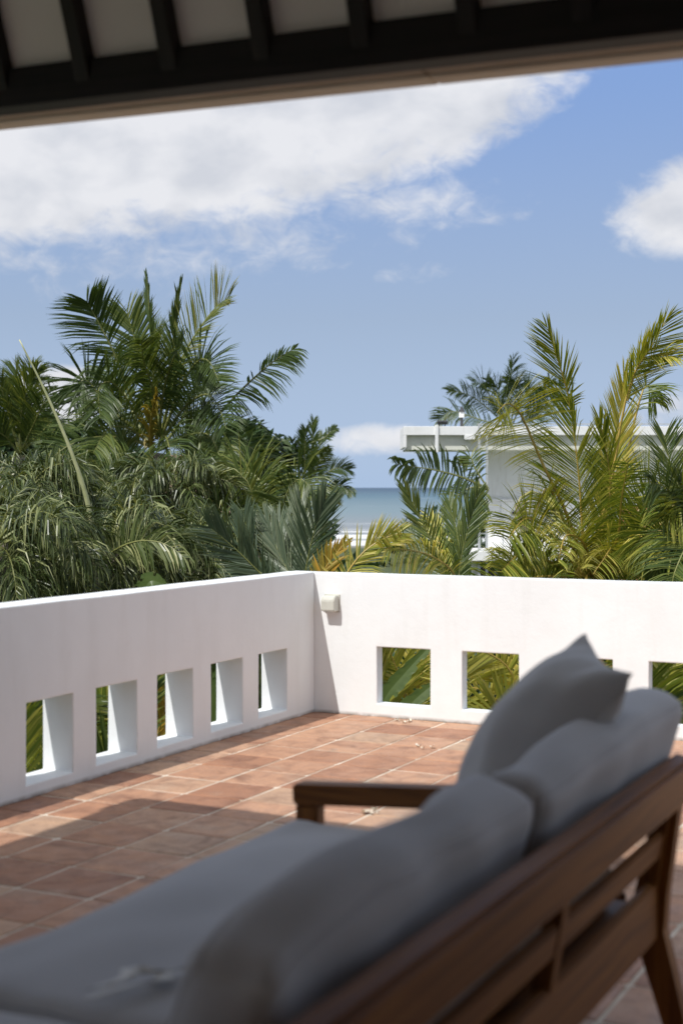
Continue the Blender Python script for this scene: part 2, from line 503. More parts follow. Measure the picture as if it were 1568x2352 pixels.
def sea():
    m, nt, b = newmat('sea_water')
    p = geo_pos(nt)
    s = N(nt, 'ShaderNodeSeparateXYZ')
    nt.links.new(p, s.inputs[0])
    # silty water inshore, clear blue offshore (log distance)
    lg = N(nt, 'ShaderNodeMath', operation='LOGARITHM')
    nt.links.new(s.outputs[1], lg.inputs[0])
    lg.inputs[1].default_value = 10
    wob = N(nt, 'ShaderNodeMath', operation='MULTIPLY_ADD')
    nt.links.new(noise_n(nt, geo_pos(nt, (0.0015, 0.006, 1)), 1.0, 4), wob.inputs[0])
    wob.inputs[1].default_value = 0.16
    nt.links.new(lg.outputs[0], wob.inputs[2])
    mr_ = N(nt, 'ShaderNodeMapRange')
    mr_.inputs['From Min'].default_value = 2.25
    mr_.inputs['From Max'].default_value = 4.0
    nt.links.new(wob.outputs[0], mr_.inputs[0])
    c = ramp_n(nt, mr_.outputs[0], [(0.0, (0.28, 0.27, 0.25)), (0.12, (0.22, 0.235, 0.24)), (0.28, (0.15, 0.215, 0.235)), (0.5, (0.060, 0.130, 0.170)), (0.8, (0.015, 0.055, 0.100))])
    # breaking rollers close to the beach: white foam crests in long rows
    fn = noise_n(nt, geo_pos(nt, (0.018, 0.11, 1)), 1.0, 6, 0.6, 0.5)
    near = N(nt, 'ShaderNodeMapRange')
    near.inputs['From Min'].default_value = 300
    near.inputs['From Max'].default_value = 172
    nt.links.new(s.outputs[1], near.inputs[0])
    th = N(nt, 'ShaderNodeMath', operation='MULTIPLY_ADD')
    nt.links.new(near.outputs[0], th.inputs[0])
    th.inputs[1].default_value = 0.27
    nt.links.new(fn, th.inputs[2])
    foam = ramp_n(nt, th.outputs[0], [(0.64, (0, 0, 0)), (0.73, (1, 1, 1))])
    c = mix_n(nt, foam, c, (0.78, 0.78, 0.76))
    nt.links.new(c, b.inputs['Base Color'])
    b.inputs['Roughness'].default_value = 0.35
    b.inputs['Specular IOR Level'].default_value = 0.14
    bump_n(nt, b, noise_n(nt, geo_pos(nt, (0.25, 0.6, 1)), 1.0, 5), 0.35, 0.35)
    bm = bmesh.new()
    v = [bm.verts.new(q) for q in ((-45000, 150, -5.75), (45000, 150, -5.75), (45000, 60000, -5.75), (-45000, 60000, -5.75))]
    bm.faces.new(v)
    tag(from_bm('sea', bm, m), kind='structure')
sea()

# ---------------------------------------------------------------- terrace floor and tiles
VL, UF, T = -4.126, 7.865, 0.18          # inner face of left parapet (v), of far parapet (u), wall thickness
U0, V1 = -1.6, 3.6                       # where the terrace ends at the house and to the right
floor = empty('terrace_floor')
tag(floor, kind='structure')
def slab(name, u0, u1, v0, v1, z0, z1, mat, parent=None):
    bm = bmesh.new()
    c = [W(u0, v0), W(u1, v0), W(u1, v1), W(u0, v1)]
    lo = [bm.verts.new((p.x, p.y, z0)) for p in c]
    hi = [bm.verts.new((p.x, p.y, z1)) for p in c]
    bm.faces.new(lo); bm.faces.new(hi)
    for i in range(4):
        bm.faces.new((lo[i], lo[(i + 1) % 4], hi[(i + 1) % 4], hi[i]))
    return from_bm(name, bm, mat, parent)
slab('mortar_bed', U0, UF + 0.02, VL - 0.02, V1, -0.06, -0.0035, M_GROUT, floor)
slab('concrete_slab', U0, UF + T - 0.01, VL - T + 0.01, V1, -0.30, -0.061, M_SLAB, floor)
tag(slab('lower_storey', U0 + 0.1, UF + T - 0.12, VL - T + 0.12, V1 - 0.1, -3.5, -0.301, M_BWHITE), kind='structure')
PITCH = 0.311
tile_meshes = []
for k in range(10):
    rr = random.Random(100 + k)
    bm = bmesh.new()
    h = PITCH / 2 - 0.0062
    def ring(ins, z, j):
        out = []
        for sx, sy in ((-1, -1), (1, -1), (1, 1), (-1, 1)):
            c = rr.uniform(0.0, 0.007)
            out.append((sx * (h - ins) , sy * (h - ins), z, c))
        return out
    # octagon-ish outline: corners clipped a little, edges worn
    def outline(ins, z):
        pts = []
        for (sx, sy), (cx, cy) in zip(((-1, -1), (1, -1), (1, 1), (-1, 1)), clips):
            e = h - ins
            if sx * sy > 0:
                pts += [(sx * e, sy * (e - cy), z), (sx * (e - cx), sy * e, z)]
            else:
                pts += [(sx * (e - cx), sy * e, z), (sx * e, sy * (e - cy), z)]
        return [bm.verts.new(p) for p in pts]
    clips = [(rr.uniform(0.003, 0.012), rr.uniform(0.003, 0.012)) for _ in range(4)]
    a = outline(-0.001, -0.012)
    b_ = outline(0.0, -0.0022)
    c_ = outline(0.0045 + rr.uniform(0, 0.002), 0.0)
    for r0, r1 in ((a, b_), (b_, c_)):
        for i in range(8):
            bm.faces.new((r0[i], r0[(i + 1) % 8], r1[(i + 1) % 8], r1[i]))
    bm.faces.new(c_)
    bmesh.ops.recalc_face_normals(bm, faces=bm.faces)
    me = bpy.data.meshes.new('tile')
    bm.to_mesh(me); bm.free()
    me.materials.append(M_TILE)
    tile_meshes.append(me)
tiles = []
nu = int((UF - U0) / PITCH) + 2
for i in range(-40, 40):
    for j in range(-40, 40):
        u = 6.745 + (i + 0.5) * PITCH
        v = -3.247 + (j + 0.5) * PITCH
        if U0 + 0.1 < u < UF - 0.02 and VL - 0.1 < v < V1 - 0.15:
            tiles.append((u, v))
def tile_score(u, v):
    p = W(u, v)
    if p.y < 0.8: return 0
    px, py = 784 + FPX * p.x / p.y, 1120 + FPX * H / p.y
    if -60 < px < 1630 and py < 2430:
        return 1.0 / p.y
    return 0
tiles.sort(key=lambda t: -tile_score(*t))
rest = bmesh.new()
for k, (u, v) in enumerate(tiles):
    rr = random.Random(k * 31 + 5)
    me = tile_meshes[rr.randrange(10)]
    mat4 = (Matrix.Translation(W(u + rr.uniform(-.0018, .0018), v + rr.uniform(-.0018, .0018), rr.uniform(-0.0012, 0.0014)))
            @ Matrix.Rotation(-ANG + rr.uniform(-.008, .008) + rr.randrange(4) * math.pi / 2, 4, 'Z')
            @ Matrix.Rotation(rr.uniform(-.004, .004), 4, 'X') @ Matrix.Rotation(rr.uniform(-.004, .004), 4, 'Y'))
    if k < 300 and tile_score(u, v) > 0:
        o = meshobj('tile', me, None, floor)
        o.matrix_local = mat4
    else:
        rest.from_mesh(me)
        n_ = len(me.vertices)
        rest.verts.ensure_lookup_table()
        for vt in rest.verts[-n_:]:
            vt.co = mat4 @ vt.co
o = from_bm('tiling', rest, M_TILE, floor)
tag(o, kind='stuff')

# ---------------------------------------------------------------- parapets with square openings
T2 = 0.085
def parapet(name, label, length, height, thick, holes, bev, to_world):
    xs = sorted({0.0, length} | {x for h_ in holes for x in h_[:2]})
    zs = sorted({0.0, height} | {z for h_ in holes for z in h_[2:]})
    bm = bmesh.new()
    grid = {}
    def vert(i, k):
        if (i, k) not in grid:
            grid[(i, k)] = bm.verts.new((xs[i], 0.0, zs[k]))
        return grid[(i, k)]
    for i in range(len(xs) - 1):
        for k in range(len(zs) - 1):
            cx, cz = (xs[i] + xs[i + 1]) / 2, (zs[k] + zs[k + 1]) / 2
            if any(h_[0] < cx < h_[1] and h_[2] < cz < h_[3] for h_ in holes):
                continue
            bm.faces.new((vert(i, k), vert(i + 1, k), vert(i + 1, k + 1), vert(i, k + 1)))
    r = bmesh.ops.extrude_face_region(bm, geom=bm.faces[:] + bm.edges[:] + bm.verts[:])
    for g in r['geom']:
        if isinstance(g, bmesh.types.BMVert):
            g.co.y += thick
    bmesh.ops.recalc_face_normals(bm, faces=bm.faces)
    es = [e for e in bm.edges if len(e.link_faces) == 2 and e.calc_face_angle(0) > 1.0]
    bmesh.ops.bevel(bm, geom=es, offset=bev, segments=2, affect='EDGES', profile=0.5)
    # hand-trowelled: faces wander by a millimetre or two
    bmesh.ops.subdivide_edges(bm, edges=[e for e in bm.edges if e.calc_length() > 0.3], cuts=3, use_grid_fill=True)
    for v in bm.verts:
        q = v.co * 3.1
        v.co += Vector((noise.noise(q), noise.noise(q + Vector((9, 1, 2))), noise.noise(q + Vector((3, 8, 5))))) * 0.0022
        v.co = to_world(v.co)
    o = from_bm(name, bm, M_WALL)
    return tag(o, label, 'wall')
hz = 0.878
LS = UF - U0                               # left parapet: x runs from the corner towards the house
lh = []
for k in range(-1, 14):
    u_far = 7.172 + 0.34 - k * 0.522 - (0.04 if k > 4 else 0)
    if k < 0: continue
    lh.append((UF - u_far, UF - u_far + 0.34, 0.064, 0.436))
lh = [h_ for h_ in lh if h_[1] < LS - 0.3]
parapet('parapet_wall', 'shaded white parapet wall with deep square openings along the terrace side', LS, hz, T, lh, 0.006,
        lambda c: W(UF - c.x, VL - c.y, c.z - 0.004))
rh = []
for k in range(14):
    v0 = -3.697 + k * 0.558
    rh.append((v0 - (VL - T), v0 + 0.353 - (VL - T), 0.085, 0.432))
RS = V1 - (VL - T)
rh = [h_ for h_ in rh if h_[1] < RS - 0.3]
parapet('parapet_wall', 'sunlit white parapet wall with square openings and a small lamp, facing the sea', RS, hz - 0.0015, T2, rh, 0.006,
        lambda c: W(UF + c.y + 0.0004, VL - T + c.x, c.z - 0.004) if c.x > T - 0.001 else W(UF + c.y + 0.0004, VL - T + c.x + 0.0015, c.z - 0.004))

# small outdoor wall lamp by the corner
lamp = empty('wall_lamp', W(UF, -4.0, 0.684), -ANG)
tag(lamp, 'small cream outdoor wall lamp with a curved hood near the parapet corner', 'wall lamp')
# local x = v direction, local y = u direction (into the wall)
bm = bmesh.new()
prof = [(0.0, -0.048), (-0.062, -0.048), (-0.068, -0.042), (-0.070, 0.020), (-0.062, 0.038), (-0.045, 0.047), (0.0, 0.048)]
ra = [bm.verts.new((-0.046, y, z)) for y, z in prof]
rb = [bm.verts.new((0.046, y, z)) for y, z in prof]
bm.faces.new(ra); bm.faces.new(rb)
for i in range(len(prof)):
    j = (i + 1) % len(prof)
    bm.faces.new((ra[i], ra[j], rb[j], rb[i]))
bmesh.ops.bevel(bm, geom=bm.edges[:], offset=0.004, segments=2, affect='EDGES')
from_bm('housing', bm, M_LAMP, lamp)
box('backplate', (-0.053, -0.007, -0.056), (0.053, 0.004, 0.056), M_LAMP, lamp, 0.002)
box('lens', (-0.033, -0.058, -0.052), (0.033, -0.014, -0.0485), M_BWHITE, lamp, 0.001)

# ---------------------------------------------------------------- pavilion roof over the sitting area
# frame: origin on the eave, x along the eave (to the right), y inwards over the camera
e0 = Vector((3.49, -2.93)); e1 = Vector((3.49, -0.837))
ed = (e1 - e0).normalized()
p0, p1 = W(*e0), W(*(e0 + ed))
ex = (p1 - p0).normalized()
roof = empty('pavilion_roof', (p0.x, p0.y, 2.513), math.atan2(ex.y, ex.x))
roof.rotation_euler[1] = R(1.75)          # the eave has settled a little towards the right
# y axis of the empty points left of ex = away from camera; inwards is -y
tag(roof, 'dark timber pavilion roof with pale soffit panels between black rafters above the sofa', 'roof')
XL, XR = -1.30, 6.6
PA = R(68)
SL = math.tan(PA)
def ry(y): return -y
def roofbox(name, x0, x1, y0, y1, z0, z1, mat, bev=0.003):
    return box(name, (x0, -y1, z0), (x1, -y0, z1), mat, roof, bev)
xb = [XL, -0.32, 1.475, 3.4, 5.2, XR]
for a, b_ in zip(xb, xb[1:]):
    roofbox('fascia_board', a + 0.002, b_ - 0.002, 0.0, 0.078, 0.0, 0.12, M_FASC, 0.004)
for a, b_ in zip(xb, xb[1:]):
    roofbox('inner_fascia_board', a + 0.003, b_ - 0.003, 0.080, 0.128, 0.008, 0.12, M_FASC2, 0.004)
roofbox('wall_plate_beam', XL, XR, 0.130, 0.215, 0.004, 0.118, M_BEAM, 0.004)
# soffit: a short steep skirt of boards between the rafters, then a flatter ceiling up to the ridge
SP = 0.292
X0 = 0.468 - 0.292
xs_r = [X0 + SP * k for k in range(-5, 22)]
sl = Vector((0, -1, SL)).normalized()
nrm = Vector((0, SL, 1)).normalized()
def board(name, x0, x1, prof, th, mat):
    """sheet following a (y, z) profile, th thick"""
    bm = bmesh.new()
    for (ya, za), (yb_, zb) in zip(prof, prof[1:]):
        v = [bm.verts.new((x, -y, z + dz)) for x in (x0, x1) for y, z in ((ya, za), (yb_, zb)) for dz in (0.0, th)]
        for f in ((0, 1, 3, 2), (4, 6, 7, 5), (0, 4, 5, 1), (2, 3, 7, 6), (0, 2, 6, 4), (1, 5, 7, 3)):
            bm.faces.new([v[i] for i in f])
    return from_bm(name, bm, mat, roof)
zs0, zk = 0.100, 0.100 + 0.115 * SL
for k in range(len(xs_r) - 1):
    a, b_ = max(XL, xs_r[k]) + 0.002, min(XR, xs_r[k + 1]) - 0.002
    if b_ - a < 0.03: continue
    board('soffit_panel', a, b_, [(0.185, zs0), (0.300, zk)], 0.012, M_SOFFIT)
board('ceiling', XL + .01, XR - .01, [(0.302, zk + .004), (2.4, zk + 2.1 * 0.80)], 0.012, M_SOFFIT)
board('rear_ceiling', XL + .01, XR - .01, [(2.402, zk + 2.1 * 0.80), (5.05, 0.16)], 0.012, M_SOFFIT)
for x in xs_r:
    if not XL < x < XR: continue
    bm = bmesh.new()
    q0 = Vector((x, -0.150, 0.060)) - nrm * 0.02
    bar_bm(bm, q0, q0 + sl * 0.36, 0.052, 0.085, up=nrm)
    bmesh.ops.bevel(bm, geom=bm.edges[:], offset=0.004, segments=1, affect='EDGES')
    from_bm('rafter', bm, M_RAFT, roof)
# roof covering
zc = zk + 0.07
bm = bmesh.new()
def rv(x, y, z): return bm.verts.new((x, -y, z))
rows = [[rv(x, y, z) for x in (XL, XR)] for y, z in ((0.002, 0.125), (0.30, zc), (2.4, zc + 2.1 * 0.82), (5.1, 0.19))]
for r0, r1 in zip(rows, rows[1:]):
    bm.faces.new((r0[0], r0[1], r1[1], r1[0]))
for i in (0, 1):
    bm.faces.new([r[i] for r in rows])
rc = from_bm('roof_covering', bm, M_THATCH, roof)
# unseen house wall put in to darken the sitting area; doorway carries the rear eave
hw = empty('house_wall', W(-1.75, 0), -ANG)
tag(hw, 'unseen white plastered house wall put behind the covered sitting area to darken it', 'wall')
for x0, x1, z0, z1 in ((-4.3, -1.4, -3.4, 3.2), (1.2, 5.5, -3.4, 3.2), (-1.4, 1.2, 2.3, 3.2), (-1.4, 1.2, -3.4, -0.05)):
    box('wall_panel', (x0 + .001, -0.18, z0 + .001), (x1 - .001, 0.0, z1 - .001), M_WALL, hw)
# unseen side wing added on the right to cut light on the sofa back
wg = empty('added_shade_wing', W(-1.55, 2.0), -ANG)
tag(wg, 'unseen white plastered side wing added to darken the sitting area from the right', 'wall')
for y0, y1, z0, z1 in ((0.0, 0.9, -3.4, 3.4), (3.3, 4.4, -3.4, 3.4), (0.9, 3.3, 2.3, 3.4), (0.9, 3.3, -3.4, -0.31)):
    box('wall_panel', (0.0, y0 + .001, z0 + .001), (0.18, y1 - .001, z1 - .001), M_WALL, wg)
for y0 in (0.905, 2.105):
    box('door_leaf', (0.06, y0, -0.003), (0.10, y0 + 1.19, 2.295), M_TEAKZ, wg, 0.004)
box('door', (-1.39, -0.14, -0.04), (1.19, -0.10, 2.295), M_TEAKZ, hw)
# ---------------------------------------------------------------- teak sofa
UC, VC = 2.38, -1.4
sofa = empty('sofa', W(UC, VC), -ANG)
tag(sofa, 'teak sofa frame with slatted back and open armrests standing under the roof', 'sofa')
def S(u, v, z): return Vector((v - VC, u - UC, z))
def sbar(name, a, b_, w, h, mat=None, up=Vector((0, 0, 1)), w1=None, h1=None, parent=None, bev=0.006):
    bm = bmesh.new()
    bar_bm(bm, a, b_, w, h, up, w1, h1)
    bmesh.ops.bevel(bm, geom=bm.edges[:], offset=bev, segments=2, affect='EDGES')
    return from_bm(name, bm, mat or M_TEAK, parent or sofa)
UA, UB = 1.20, 3.66
# rake of the back: v at a height
def vb(z): return -0.935 + 0.17 * (z - 0.33)
M_TEAKY = wood('oiled_teak_long', (0.085, 0.028, 0.005), (0.190, 0.070, 0.012), (0.30, 0.125, 0.026), 0.5, (30, 1.2, 30))
upb = Vector((0.17, 0, 1)).normalized()
sbar('top_rail', S(UA, vb(0.65) + 0.004, 0.638), S(UB + 0.07, vb(0.65) + 0.004, 0.638), 0.060, 0.130, M_TEAKY, upb, bev=0.012)
sbar('back_slat', S(UA + .03, vb(0.49) + 0.004, 0.490), S(UB - .03, vb(0.49) + 0.004, 0.490), 0.022, 0.072, M_TEAKY, upb)
sbar('seat_rail', S(UA + .03, vb(0.33) + 0.012, 0.315), S(UB - .03, vb(0.33) + 0.012, 0.315), 0.028, 0.150, M_TEAKY)
for u in (UB - 0.035, 2.77, 1.99, UA + 0.035):
    sbar('back_post', S(u, vb(0.30) - 0.012, 0.24), S(u, vb(0.62) - 0.008, 0.585), 0.050, 0.040, M_TEAKZ, Vector((1, 0, 0)))
for u in (UB - 0.005, UA + 0.005):
    # rear leg: full height end post with a knee, splayed backwards to the floor
    bm = bmesh.new()
    pr = [(vb(0.62) + 0.005, 0.62, 0.060), (vb(0.36) + 0.002, 0.36, 0.082), (vb(0.30) + 0.004, 0.26, 0.082), (-0.862, 0.0, 0.058)]
    rings = []
    for v, z, d in pr:
        rings.append([bm.verts.new(S(u + su * 0.026, v + sv * d / 2, z)) for su, sv in ((-1, -1), (1, -1), (1, 1), (-1, 1))])
    for a, b_ in zip(rings, rings[1:]):
        for i in range(4):
            bm.faces.new((a[i], a[(i + 1) % 4], b_[(i + 1) % 4], b_[i]))
    bm.faces.new(rings[0]); bm.faces.new(rings[-1])
    bmesh.ops.bevel(bm, geom=[e for e in bm.edges if e.is_manifold and e.calc_face_angle(0) > 0.8], offset=0.005, segments=2, affect='EDGES')
    from_bm('leg', bm, M_TEAKZ, sofa)
    # front leg carries the armrest
    ua = u - 0.088 if u > 2 else u
    sbar('leg', S(ua, -1.885, 0.0), S(ua, -1.885, 0.505), 0.052, 0.070, M_TEAKZ, Vector((1, 0, 0)))
    sbar('armrest', S(ua, -1.925, 0.532), S(ua, vb(0.6) - 0.035, 0.600), 0.072, 0.058, M_TEAK)
    sbar('side_rail', S(ua + .003, -1.85, 0.30), S(u - 0.002, -1.0, 0.30), 0.030, 0.09, M_TEAK)
sbar('front_rail', S(UA + .03, -1.885, 0.30), S(UB - .10, -1.885, 0.30), 0.028, 0.10, M_TEAKY)
for k in range(12):
    v = -1.82 + k * 0.075
    sbar('seat_slat', S(UA + .025, v, 0.340), S(UB - .10, v, 0.340), 0.055, 0.016, M_TEAKY, bev=0.003)

# ---------------------------------------------------------------- cushions
def cushion(name, size, r, bulge, mat, matrix, label, group=None, seed=0, wr=0.006, n=22, sag=None):
    """upholstered block: rounded box with puffed faces, a welt seam and soft creases"""
    bm = bmesh.new()
    bmesh.ops.create_cube(bm, size=2.0)
    bmesh.ops.subdivide_edges(bm, edges=bm.edges[:], cuts=n, use_grid_fill=True)
    hx, hy, hz_ = (s / 2 for s in size)
    def shape(p):
        # concentrate the grid near the borders
        q = Vector([math.sin(c * math.pi / 2) for c in p])
        e = Vector((q.x * hx, q.y * hy, q.z * hz_))
        c = Vector((max(-hx + r, min(hx - r, e.x)), max(-hy + r, min(hy - r, e.y)), max(-hz_ + r, min(hz_ - r, e.z))))
        d = e - c
        if d.length > 1e-6:
            e = c + d.normalized() * r
        fx, fy, fz = 1 - q.x ** 2, 1 - q.y ** 2, 1 - q.z ** 2
        e.x += math.copysign(bulge * 0.5 * (fy * fz) ** 0.7, q.x) * (abs(q.x) ** 2)
        e.y += math.copysign(bulge * 0.5 * (fx * fz) ** 0.7, q.y) * (abs(q.y) ** 2)
        e.z += math.copysign(bulge * (fx * fy) ** 0.6, q.z) * (abs(q.z) ** 2)
        s_ = e * 5.0 + Vector((seed * 3.7, seed, 0))
        e += d.normalized() * noise.noise(s_) * wr if d.length > 1e-6 else Vector((0, 0, 0))
        s2 = Vector((e.x * 14, e.y * 4, e.z * 9)) + Vector((seed, seed * 2.1, 4))
        e += Vector((noise.noise(s2), noise.noise(s2 + Vector((5, 5, 5))), noise.noise(s2 + Vector((2, 9, 1))))) * wr * 0.6
        return sag(e, q) if sag else e
    for v in bm.verts:
        v.co = shape(v.co.copy())
    o = from_bm(name, bm, mat, smooth=True)
    o.matrix_world = matrix
    # welt round both large faces
    ax = min(range(3), key=lambda i: size[i])
    o1, o2 = [i for i in range(3) if i != ax]
    for sgn in (-1, 1):
        path = []
        m_ = 30
        for c0, c1 in (((-1, -1), (1, -1)), ((1, -1), (1, 1)), ((1, 1), (-1, 1)), ((-1, 1), (-1, -1))):
            for i in range(m_):
                t = i / m_
                p = [0, 0, 0]
                p[ax] = sgn
                p[o1] = c0[0] + (c1[0] - c0[0]) * t
                p[o2] = c0[1] + (c1[1] - c0[1]) * t
                path.append(shape(Vector(p)))
        path.append(path[0].copy())
        wb = bmesh.new()
        tube_bm(wb, path, 0.0042, 6, cap=False)
        from_bm('piping', wb, mat, o, smooth=True)
    return tag(o, label, 'cushion', group)
def frame(u, v, z, tilt=0.0, yaw=0.0):
    """local x = v, y = u, z up; tilt leans the top towards +v"""
    return Matrix.Translation(W(u, v, z)) @ Matrix.Rotation(-ANG + yaw, 4, 'Z') @ Matrix.Rotation(tilt, 4, 'Y')
def slump(e, q):
    # the free end of the long cushion has sagged and its corners have gone soft
    f = max(0.0, -q.y - 0.35) / 0.65
    e = e.copy()
    e.z -= 0.045 * f * f * (0.5 + 0.5 * q.z)
    e.x += 0.020 * f * f * q.z
    # shallow folds running down from the top seam
    e.x += 0.006 * math.sin(e.y * 23 + 3 * q.z) * (1 - q.y * q.y)
    return e
cushion('seat_cushion', (0.93, 1.49, 0.125), 0.045, 0.010, M_FAB, frame(2.775, -1.455, 0.412), 'grey seat cushion at the armrest end of the sofa', seed=1, wr=0.012)
cushion('seat_cushion', (0.93, 0.80, 0.125), 0.045, 0.010, M_FAB, frame(1.605, -1.45, 0.411), 'grey seat cushion with loose ties at the near end of the sofa', seed=2)
cushion('back_cushion', (0.155, 1.12, 0.335), 0.052, 0.012, M_FAB, frame(2.185, -1.03, 0.640, R(13)), 'long grey back cushion leaning on the sofa rail, beside the ties', 'back cushions of the sofa', seed=3, wr=0.016, sag=slump)
cushion('back_cushion', (0.15, 1.06, 0.37), 0.050, 0.012, M_FAB, frame(3.27, -1.005, 0.655, R(14), R(-1)) @ Matrix.Rotation(R(3), 4, 'X'), 'grey back cushion behind the scatter pillow', 'back cushions of the sofa', seed=4, wr=0.015)

def pillow(c1, c2, b1, b2, thick, mat, label, seed=0):
    """knife-edge scatter pillow given by its four corners (u, v, z)"""
    P = [W(*c) for c in (c1, c2, b1, b2)]
    cen = sum(P, Vector()) / 4
    n = 30
    bm = bmesh.new()
    nrm_ = (P[1] - P[0]).cross(P[2] - P[0]).normalized()
    def pos(a, b, side):
        x, y = 2 * a - 1, 2 * b - 1
        k = 0.10
        xe = x * (1 - k * (1 - y * y) * abs(x) ** 1.2)
        ye = y * (1 - k * (1 - x * x) * abs(y) ** 1.2)
        aa, bb = (xe + 1) / 2, (ye + 1) / 2
        p = P[0] * (1 - aa) * (1 - bb) + P[1] * aa * (1 - bb) + P[2] * (1 - aa) * bb + P[3] * aa * bb
        f = max(0.0, (1 - x * x)) ** 0.62 * max(0.0, (1 - y * y)) ** 0.62
        rad = math.atan2(y, x)
        wr = 0.020 * f ** 0.3 * (1 - f) ** 1.5 * math.sin(rad * 9 + 3 * noise.noise(Vector((x * 2, y * 2, seed)))) \
            + 0.012 * noise.noise(Vector((x * 2.2, y * 2.2, seed + side))) * f ** 0.5
        d = side * (thick * f) + wr
        return p - cen + nrm_ * d
    g = {}
    for side in (1, -1):
        for i in range(n + 1):
            for j in range(n + 1):
                if side == -1 and (i in (0, n) or j in (0, n)):
                    g[(side, i, j)] = g[(1, i, j)]
                    continue
                a = (1 - math.cos(math.pi * i / n)) / 2
                b = (1 - math.cos(math.pi * j / n)) / 2
                g[(side, i, j)] = bm.verts.new(pos(a, b, side))
        for i in range(n):
            for j in range(n):
                bm.faces.new([g[(side, i + a, j + b)] for a, b in ((0, 0), (1, 0), (1, 1), (0, 1))])
    o = from_bm('scatter_pillow', bm, mat, smooth=True, loc=cen)
    return tag(o, label, 'pillow')
pillow((3.60, -1.09, 1.02), (3.30, -0.885, 0.962), (3.42, -1.38, 0.52), (3.10, -1.20, 0.52), 0.150, M_FABD,
       'plump charcoal scatter pillow standing on its edge in the sofa corner', 5)

# loose webbing ties lying on the seat
tie = empty('cushion_tie', W(2.16, -1.49, 0.488), -ANG)
tag(tie, 'pale curled webbing ties lying on the grey sofa seat', 'cushion tie')
for k, pts in enumerate(([(-0.06, -0.05, 0.0), (-0.03, 0.0, 0.022), (-0.05, 0.04, 0.03), (-0.005, 0.055, 0.012), (0.02, 0.10, 0.004), (0.07, 0.13, 0.002)],
                         [(-0.04, -0.10, 0.0), (-0.02, -0.06, 0.01), (0.01, -0.01, 0.022), (0.03, 0.03, 0.004), (0.0, 0.07, 0.003)])):
    bm = bmesh.new()
    prev = None
    pv = [Vector(p) for p in pts]
    sm = []
    for i in range(len(pv) - 1):
        a, b_, c, d = pv[max(0, i - 1)], pv[i], pv[i + 1], pv[min(len(pv) - 1, i + 2)]
        for t in (0, .25, .5, .75):
            sm.append(0.5 * ((2 * b_) + (c - a) * t + (2 * a - 5 * b_ + 4 * c - d) * t * t + (3 * b_ - a - 3 * c + d) * t ** 3))
    for i, p in enumerate(sm):
        s = Vector((0.015, 0.009, 0.002))
        p = Vector((p.x, p.y, 0.004 + p.z * 0.35))
        cur = [bm.verts.new(p + s), bm.verts.new(p - s), bm.verts.new(p - s + Vector((0, 0, .002))), bm.verts.new(p + s + Vector((0, 0, .002)))]
        if prev:
            for q in range(4):
                bm.faces.new((prev[q], prev[(q + 1) % 4], cur[(q + 1) % 4], cur[q]))
        prev = cur
    from_bm('ribbon', bm, M_RIBBON, tie, smooth=True)

# fallen blossoms and mortar crumbs on the tiles
def petals(name, u, v, n, spread, label, seed):
    rr = random.Random(seed)
    t = empty(name, W(u, v, 0.0), 0)
    tag(t, label, 'flower petals', 'fallen petals on the tiles')
    for k in range(n):
        bm = bmesh.new()
        L = rr.uniform(0.018, 0.035)
        w = L * 0.35
        g = []
        for i in range(5):
            s = i / 4
            ww = w * math.sin(math.pi * (0.12 + 0.8 * s))
            zz = 0.004 + 0.012 * (s - 0.4) ** 2 * 4 * rr.uniform(.6, 1)
            g.append([bm.verts.new((L * (s - .5), -ww, zz + 0.004)), bm.verts.new((L * (s - .5), 0, zz)), bm.verts.new((L * (s - .5), ww, zz + 0.004))])
        for a, b_ in zip(g, g[1:]):
            for q in range(2):
                bm.faces.new((a[q], a[q + 1], b_[q + 1], b_[q]))
        from_bm('petal', bm, M_PETAL, t, loc=(rr.uniform(-spread, spread), rr.uniform(-spread, spread), 0), rot=(0, 0, rr.uniform(0, 6.3)), smooth=True)
M_PETAL = simple('petal', (0.62, 0.55, 0.42), (0.78, 0.74, 0.66), 30, 0.6, 0)
def on_floor(px, py):
    Y = H * FPX / (py - 1120)
    return UV((px - 784) / FPX * Y, Y)
petals('fallen_petals', *on_floor(855, 1868), 9, 0.05, 'pale fallen petals on the tiles under the sofa armrest', 1)
petals('fallen_petals', *on_floor(918, 1660), 6, 0.06, 'scatter of pale petals on the tiles by the sunlit parapet', 2)
petals('fallen_petals', *on_floor(978, 1718), 4, 0.05, 'few pale petals on the sunlit tiles between parapet and pillow', 3)
